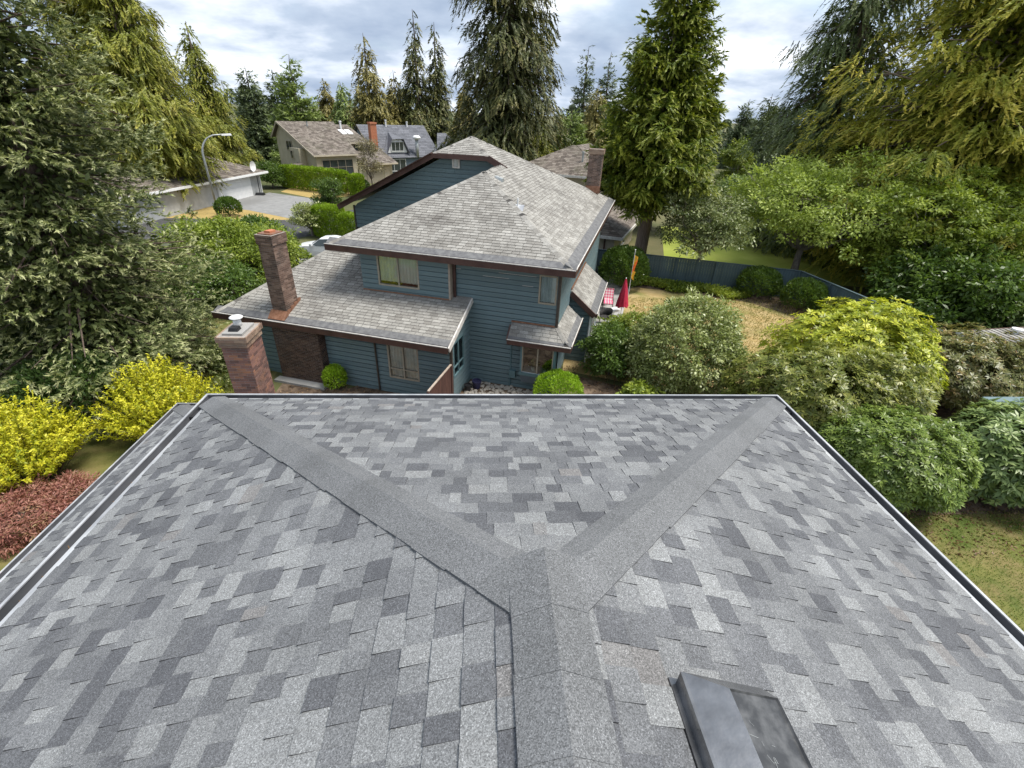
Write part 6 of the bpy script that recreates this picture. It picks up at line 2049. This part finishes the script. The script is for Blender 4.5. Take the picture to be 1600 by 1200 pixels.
broadleaf('viburnum_bush', 'grey-green broad-leaved bush under the trees near the right edge', (27.2, 15.0, 0), blob(8, 3.0, .7, 3.4, 8, .6), LF['rhodo_b'], 460, 40, .4, .26, .13, seed=68, trunk_h=.8, cat='shrub', woodname='stems')
broadleaf('bamboo_bush', 'bright fresh green bush at the right frame edge', (31.0, 17.6, 0), blob(9, 2.6, .6, 3.2, 7, .6), LF['green'], 400, 40, .4, .2, .08, seed=69, trunk_h=.8, cat='shrub', woodname='stems')
broadleaf('young_tree', 'thin grey nearly leafless tree in front of the beige house', (-14.4, 60.5, 0), blob(10, 1.9, 1.6, 6.2, 7, .5), LF['twiggy'], 150, 20, .4, .22, .1, seed=70, trunk_h=1.6, tr=.09, twigs=80, shell=(.4, 1.05))
broadleaf('mixed_bush', 'loose dark bush left of the far clipped hedge', (-27.6, 62.6, 0), blob(11, 2.4, .6, 3.2, 7, .6), LF['deep'], 300, 36, .4, .22, .1, seed=71, trunk_h=.6, cat='shrub', woodname='stems')
broadleaf('mixed_bush', 'tall loose twiggy bush right of the garage drive', (-15.2, 44.6, 0), blob(12, 1.5, .8, 3.5, 6, .5), LF['deep'], 220, 30, .35, .18, .08, seed=72, trunk_h=.7, cat='shrub', woodname='stems', twigs=14)
broadleaf('mixed_bush', 'pale flowering bush left of the near clipped hedge', (-14.6, 36.4, 0), blob(13, 1.7, .5, 2.5, 6, .5), LF['varieg'], 240, 34, .32, .16, .08, seed=73, trunk_h=.5, cat='shrub', woodname='stems')
broadleaf('cedar_bush', 'low bright green cedar bush in the gap right of the arborvitae', (30.6, 57, 0), blob(14, 2.4, .6, 7.6, 7, .35), LF['arbor'], 300, 34, .5, .3, .12, seed=74, trunk_h=.8, cat='shrub', woodname='stems')
broadleaf('cedar_bush', 'blue-green weeping bush beside the low cedar bush beyond the fence', (27.5, 47, 0), blob(15, 2.6, .4, 4.4, 7, .5), LF['rhodo_b'], 260, 34, .5, .28, .1, seed=75, trunk_h=.6, cat='shrub', woodname='stems')
broadleaf('mixed_bush', 'dull green thicket between the arborvitae and the cherry tree', (16.2, 42.0, 0), blob(16, 3.2, .6, 5.4, 8, .6), LF['plum'], 420, 36, .45, .24, .1, seed=76, trunk_h=.8, cat='shrub', woodname='stems')

# ------------------------------------------------------------------ hedges and clipped shapes
hedge('clipped_hedge', 'long clipped green hedge in front of the beige house', (-21.7, 60.8, 0), math.atan2(58.3 - 63.2, -16.9 + 26.6), (11.4, 1.5, 2.7), LF['hedge'], 14000, .26, .11, seed=81)
hedge('clipped_hedge', 'narrow rounded end piece of the far hedge', (-15.6, 57.4, 0), math.atan2(-5, 9.6), (1.4, 1.4, 2.5), LF['hedge'], 3000, .24, .1, seed=82)
hedge('clipped_hedge', 'tall block of bright clipped hedge beside the teal gable', (-12.9, 35.9, 0), math.radians(-20), (2.4, 1.6, 2.55), LF['hedge'], 8000, .18, .07, seed=83)
hedge('clipped_hedge', 'second lower block of clipped hedge nearest the teal gable wall', (-10.6, 34.6, 0), math.radians(-20), (2.2, 1.5, 2.2), LF['hedge'], 7000, .18, .07, seed=84)


def dome(name, label, loc, r, hgt, m, n=6000, L=.1, W=.04, seed=1, sq=1.0, group=None):
    """sheared round shrub"""
    rng = np.random.default_rng(seed)
    t = thing(name, label, 'shrub', loc, group=group)
    mb = MB()
    for k in range(6):
        limb(mb, (0, 0, 0), (rng.normal() * r * .3, rng.normal() * r * .3, hgt * .7), .04, .012, rng, .05, 4, 5)
    mb.build('stems', MT['bark_brown'], t, smooth=True)
    d = rnd_unit(rng, n); d[:, 2] = np.where(d[:, 2] < -.5, -d[:, 2], d[:, 2])
    q = rng.uniform(.78, 1.0, n) ** .5
    ph = np.arctan2(d[:, 1], d[:, 0])
    q = q * (1 + .045 * np.sin(5 * ph + seed) * np.cos(4 * d[:, 2]) + .03 * np.sin(11 * ph + 7 * d[:, 2]))
    P = d * np.array([r, r * sq, hgt * .55]) * q[:, None] + np.array([0, 0, hgt * .5])
    P[:, 2] = np.maximum(P[:, 2], .03)
    D = d * .8 + np.array([0, 0, .5]) + rng.normal(size=(n, 3)) * .45
    crown(t, [(leaf_arrays(P, D, d + rng.normal(size=(n, 3)) * .4, L * rng.uniform(.6, 1.3, n), W * rng.uniform(.7, 1.3, n)), .25 + .5 * rng.uniform(0, 1, n) + .2 * np.sin(4 * ph + 5 * d[:, 2]))], m, 'foliage')
    return t


dome('ball_shrub', 'bright green clipped ball under the garden window', (2.55, 9.75, 0), .92, 1.3, LF['ball'], 9000, .085, .03, 91)
dome('round_shrub', 'large dark rounded shrub behind the crimson umbrella', (8.7, 24.0, 0), 1.5, 2.45, LF['deep'], 9000, .17, .08, 92)
dome('round_shrub', 'dark rounded shrub against the middle of the fence', (17.0, 22.6, 0), 1.25, 1.75, LF['deep'], 6000, .16, .07, 93)
dome('round_shrub', 'dark rounded shrub in the corner of the fence', (18.5, 20.3, 0), 1.15, 1.75, LF['deep'], 5500, .16, .07, 94)
dome('round_shrub', 'small olive shrub right of the fence-corner shrub', (19.35, 18.3, 0), .75, 1.35, LF['rhodo_o'], 3500, .14, .06, 95)
dome('round_shrub', 'little round shrub left of the thin grey tree', (-15.4, 58.6, 0), 1.1, 1.7, LF['laurel'], 2200, .24, .1, 96)
dome('round_shrub', 'little round shrub right of the thin grey tree', (-12.9, 61.2, 0), .9, 1.3, LF['laurel'], 1800, .24, .1, 97)
dome('round_shrub', 'little round shrub at the foot of the street lamp', (-24.6, 43.6, 0), 1.1, 1.6, LF['deep'], 2600, .22, .1, 98)
dome('round_shrub', 'low pale-leaved shrub left of the red brick chimney', (-11.5, 12.6, 0), .6, .85, LF['varieg'], 2500, .12, .05, 99)
dome('round_shrub', 'small green conifer against the teal wall by the dark brick chimney', tuple(tw((-9.15, 8.55, 0))), .42, .95, LF['ball'], 3000, .09, .035, 100)
dome('laurel_hedge', 'dark glossy laurel mass at the left edge below the spruce', (-18.6, 10.2, 0), 3.0, 2.5, LF['laurel'], 12000, .17, .08, 101)
dome('laurel_hedge', 'dark glossy laurel between the two golden shrubs', (-13.6, 8.6, 0), 1.8, 2.3, LF['laurel'], 8000, .15, .07, 102)

# ------------------------------------------------------------------ rhododendrons and other big shrubs
whorl_bush('rhododendron', 'huge yellow-green rhododendron right of the variegated shrub', (13.1, 9.2, 0), [(0, 0, 2.1, 2.2, 2.0, 2.0), (.8, .4, 2.3, 1.7, 1.6, 1.9), (-1.0, .6, 2.0, 1.6, 1.5, 1.8), (.9, -.9, 1.9, 1.3, 1.2, 1.5)], LF['rhodo_y'], 3300, 8, .19, .06, 111)
whorl_bush('rhododendron', 'olive rhododendron in front of the yellow-green one at the gutter corner', (10.9, 7.3, 0), [(0, 0, 1.7, 1.9, 1.6, 1.7), (1.6, .1, 1.8, 1.6, 1.5, 1.65), (-1.1, .9, 1.5, 1.4, 1.4, 1.5)], LF['rhodo_o'], 3000, 8, .17, .05, 112)
whorl_bush('rhododendron', 'dense dark green rhododendron mound beside the right-hand gutter', (11.9, 4.9, 0), [(0, 0, 1.25, 1.75, 1.5, 1.35), (-.7, .5, 1.2, 1.3, 1.3, 1.3)], LF['rhodo_g'], 3000, 8, .15, .045, 113, rough=.07)
whorl_bush('rhododendron', 'blue-green large-leaved rhododendron mound at the right frame edge', (15.3, 4.9, 0), [(0, 0, 1.35, 1.7, 1.5, 1.45), (.9, .3, 1.2, 1.5, 1.4, 1.3)], LF['rhodo_b'], 1800, 8, .22, .075, 114, rough=.08)
whorl_bush('rhododendron', 'russet-tinged rhododendron behind the blue-green mound', (18.2, 9.6, 0), [(0, 0, 1.6, 2.0, 1.7, 1.55), (1.4, -.6, 1.5, 1.5, 1.5, 1.4), (-1.2, .3, 1.5, 1.5, 1.5, 1.5)], LF['rhodo_r'], 2600, 8, .19, .055, 115)
whorl_bush('rhododendron', 'small green rhododendron between the yellow-green one and the fence', (18.3, 12.9, 0), [(0, 0, 1.1, 1.3, 1.2, 1.1)], LF['rhodo_g'], 900, 8, .19, .06, 116)
broadleaf('variegated_shrub', 'tall domed pale grey-green shrub in the middle of the back garden', (7.75, 11.2, 0), [(0, 0, 1.85, 1.95, 1.9, 1.95), (.5, .4, 2.05, 1.6, 1.6, 1.75), (-.6, -.2, 1.6, 1.55, 1.55, 1.6), (.7, -.6, 1.4, 1.4, 1.3, 1.4)], LF['varieg'], 1300, 30, .22, .125, .06, seed=117, trunk_h=.6, tr=.06, stems=3, cat='shrub', shell=(.68, 1.04), rough=.1, woodname='stems')
broadleaf('camellia_shrub', 'dark green shrub hugging the teal side room', (5.0, 12.2, 0), [(0, 0, 1.1, .95, .95, 1.05), (.4, .9, .9, .85, .85, .9)], LF['deep'], 420, 34, .22, .12, .06, seed=118, trunk_h=.5, tr=.05, stems=2, cat='shrub', shell=(.6, 1.05), woodname='stems')
broadleaf('camellia_shrub', 'light green shrub behind the domed grey-green shrub near the patio', (6.6, 14.3, 0), [(0, 0, 1.0, 1.0, .9, .95), (-.8, .2, .8, .8, .8, .8)], LF['green'], 300, 34, .2, .12, .055, seed=119, trunk_h=.4, tr=.04, stems=2, cat='shrub', shell=(.6, 1.05), woodname='stems')
broadleaf('hydrangea', 'low bright-leaved plant at the foot of the domed grey-green shrub', (5.6, 9.6, 0), [(0, 0, .5, .7, .6, .5)], LF['cover'], 160, 24, .16, .13, .08, seed=120, trunk_h=.2, tr=.02, stems=2, cat='shrub', woodname='stems')
broadleaf('geranium', 'pale pink-tinged flowers behind the checked chair', (6.7, 20.9, .03), [(0, 0, .5, .5, .35, .5)], LF['rhodo_r'], 90, 24, .14, .09, .06, seed=121, trunk_h=.2, tr=.02, stems=2, cat='plant', woodname='stems')


def golden(name, label, loc, r, hgt, seed, m=LF['gold'], ns=420, per=70):
    """upright golden shrub: wands fanning from the base, clothed in small leaves"""
    rng = np.random.default_rng(seed)
    t = thing(name, label, 'shrub', loc)
    mb = MB()
    P, D, Nn, T = [], [], [], []
    for i in range(ns):
        a = rng.uniform(0, 6.283)
        q = rng.uniform(0, 1) ** .55
        b = np.array([math.cos(a) * r * .35 * q, math.sin(a) * r * .35 * q, 0])
        top = np.array([math.cos(a) * r * q * rng.uniform(.85, 1.1), math.sin(a) * r * q * rng.uniform(.85, 1.1), hgt * (1 - .5 * q ** 2) * rng.uniform(.78, 1.15)])
        mid = (b + top) / 2 + np.array([0, 0, .12 * hgt])
        s = np.sort(rng.uniform(.3, 1.02, per))[:, None]
        c = (1 - s) ** 2 * b + 2 * s * (1 - s) * mid + s ** 2 * top
        tg = unit(2 * (1 - s) * (mid - b) + 2 * s * (top - mid))
        P.append(c)
        D.append(tg * .7 + rnd_unit(rng, per) * .8)
        Nn.append(tg + rnd_unit(rng, per) * .5)
        T.append(.5 * rng.uniform() + .5 * rng.uniform(0, 1, per))
        if i % 3 == 0:
            mb.tube([b, b * .25 + mid * .5 + top * .25, top * .97], [.012, .008, .003], 4, cap=False)
    mb.build('stems', MT['bark_brown'], t, smooth=True)
    P, D, Nn, T = map(np.concatenate, (P, D, Nn, T))
    n = len(P)
    crown(t, [(leaf_arrays(P, D, Nn, .09 * rng.uniform(.5, 1.4, n), .042, .1), T)], m, 'foliage')
    return t


golden('golden_shrub', 'spiky golden-yellow shrub behind the lower roof corner', (-10.5, 7.9, 0), 1.75, 2.5, 131, ns=460, per=62)
golden('golden_shrub', 'broad golden-yellow shrub at the left frame edge', (-13.1, 5.6, 0), 1.85, 2.6, 132, ns=480, per=62)
golden('golden_shrub', 'golden-yellow shrub cut off by the left frame edge', (-15.4, 4.6, 0), 1.8, 2.4, 133, ns=300, per=60)
broadleaf('japanese_maple', 'low copper-red weeping maple below the golden shrubs', (-11.9, 4.0, 0), [(-.1, -.1, .4, 1.25, .95, .48), (-1.3, 0, .42, 1.1, .9, .46), (.5, .7, .35, .8, .7, .38)], LF['red'], 700, 44, .2, .1, .03, seed=134, trunk_h=.5, tr=.06, cat='tree', shell=(.6, 1.03), flat=.8, upw=.4)

# ------------------------------------------------------------------ ground cover, grass, litter
def scatter(name, label, cat, poly_fn, n, m, L, W, up=.9, seed=1, zj=.05, hmax=0.0):
    rng = np.random.default_rng(seed)
    xy = poly_fn(rng, n)
    n = len(xy)
    P = np.c_[xy, .016 + rng.uniform(0, zj, n) + hmax * rng.uniform(0, 1, n)]
    D = rng.normal(size=(n, 3)); D[:, 2] = np.abs(D[:, 2]) * up
    me = leaf_mesh(name, [(leaf_arrays(P, D, rnd_unit(rng, n), L * rng.uniform(.5, 1.3, n), W * rng.uniform(.7, 1.3, n)), np.clip(.5 + .35 * np.sin(xy[:, 0] * 1.3 + 1.2 * np.sin(xy[:, 1] * .9)) + rng.normal(size=n) * .25, 0, 1))], m)
    TOTAL[0] += n * 2
    tag(place(name, me), label, cat, kind='stuff')


def strip(p, q, w0, w1):
    p, q = np.array(p), np.array(q)
    def f(rng, n):
        d = (q - p) / np.linalg.norm(q - p)
        k = np.array([d[1], -d[0]])
        t = rng.uniform(0, 1, (n, 1))
        return p + (q - p) * t + k * rng.uniform(w0, w1, (n, 1)) * (.75 + .25 * np.sin(t * 17))
    return f


scatter('ground_cover', 'leafy green ground cover along the foot of the back fence', 'ground cover', strip((8.9, 26.0), (16.8, 23.1), .1, 1.9), 9000, LF['cover'], .16, .09, .9, 141, .1, .3)
scatter('lawn_grass', 'short patchy grass blades on the side lawn at right', 'grass', lambda rng, n: np.c_[rng.uniform(9.5, 22, n), rng.uniform(-4, 4.0, n)], 60000, LF['grass'], .055, .014, 2.0, 142, .004)
scatter('lawn_grass', 'dry tufts in the back lawn', 'grass', lambda rng, n: np.c_[rng.uniform(8.5, 19, n), rng.uniform(13, 22, n)], 14000, leafs('dry_blades', (.4, .3, .13), (.3, .26, .1), (.17, .19, .05)), .11, .03, 2.0, 143, .005)
scatter('fallen_leaves', 'brown fallen leaves under the rhododendrons', 'leaves', lambda rng, n: np.c_[rng.uniform(10, 18, n), rng.uniform(2.4, 4.6, n)], 1500, LF['fallen'], .09, .05, .3, 144, .01)
scatter('bed_litter', 'scattered dry leaves on the soil beside the teal house', 'leaves', lambda rng, n: np.c_[rng.uniform(-8, 8, n), rng.uniform(8, 13, n)], 3500, LF['fallen'], .09, .05, .4, 145, .01)
scatter('lawn_grass', 'tall pale grass between the spruce and the red brick chimney', 'grass', lambda rng, n: np.c_[rng.uniform(-13, -9, n), rng.uniform(9.6, 15.5, n)], 14000, leafs('pale_green_blades', (.14, .2, .03), (.26, .27, .07), (.38, .3, .12)), .16, .03, 2.2, 146, .01)
# needles and leaf bits lodged in the troughs and on the low roof
rng = np.random.default_rng(150)
n = 700
k = rng.integers(0, 4, n)
t_ = rng.uniform(0, 1, n)
j = rng.uniform(.02, .11, n)
P = np.where((k == 0)[:, None], np.c_[-3.75 + 7.5 * t_, -j, np.full(n, 6.312)],
    np.where((k == 1)[:, None], np.c_[-3.8 + j, -.1 - 7 * t_, np.full(n, 6.312)],
    np.where((k == 2)[:, None], np.c_[3.8 - j, -.1 - 7 * t_, np.full(n, 6.312)], np.c_[-7.27 + j, 4.1 - 8 * t_, np.full(n, 3.522)])))
D = rng.normal(size=(n, 3)); D[:, 2] = np.abs(D[:, 2]) * .12
tag(place('gutter_litter', leaf_mesh('gutter_litter', [(leaf_arrays(P, D, np.tile([0, 0, 1.0], (n, 1)), .05 * rng.uniform(.5, 1.4, n), .009, .05), rng.uniform(0, 1, n))], LF['fallen'])), 'brown needles lying in the gutter troughs', 'needles', kind='stuff')
print('leaf triangles', TOTAL[0])
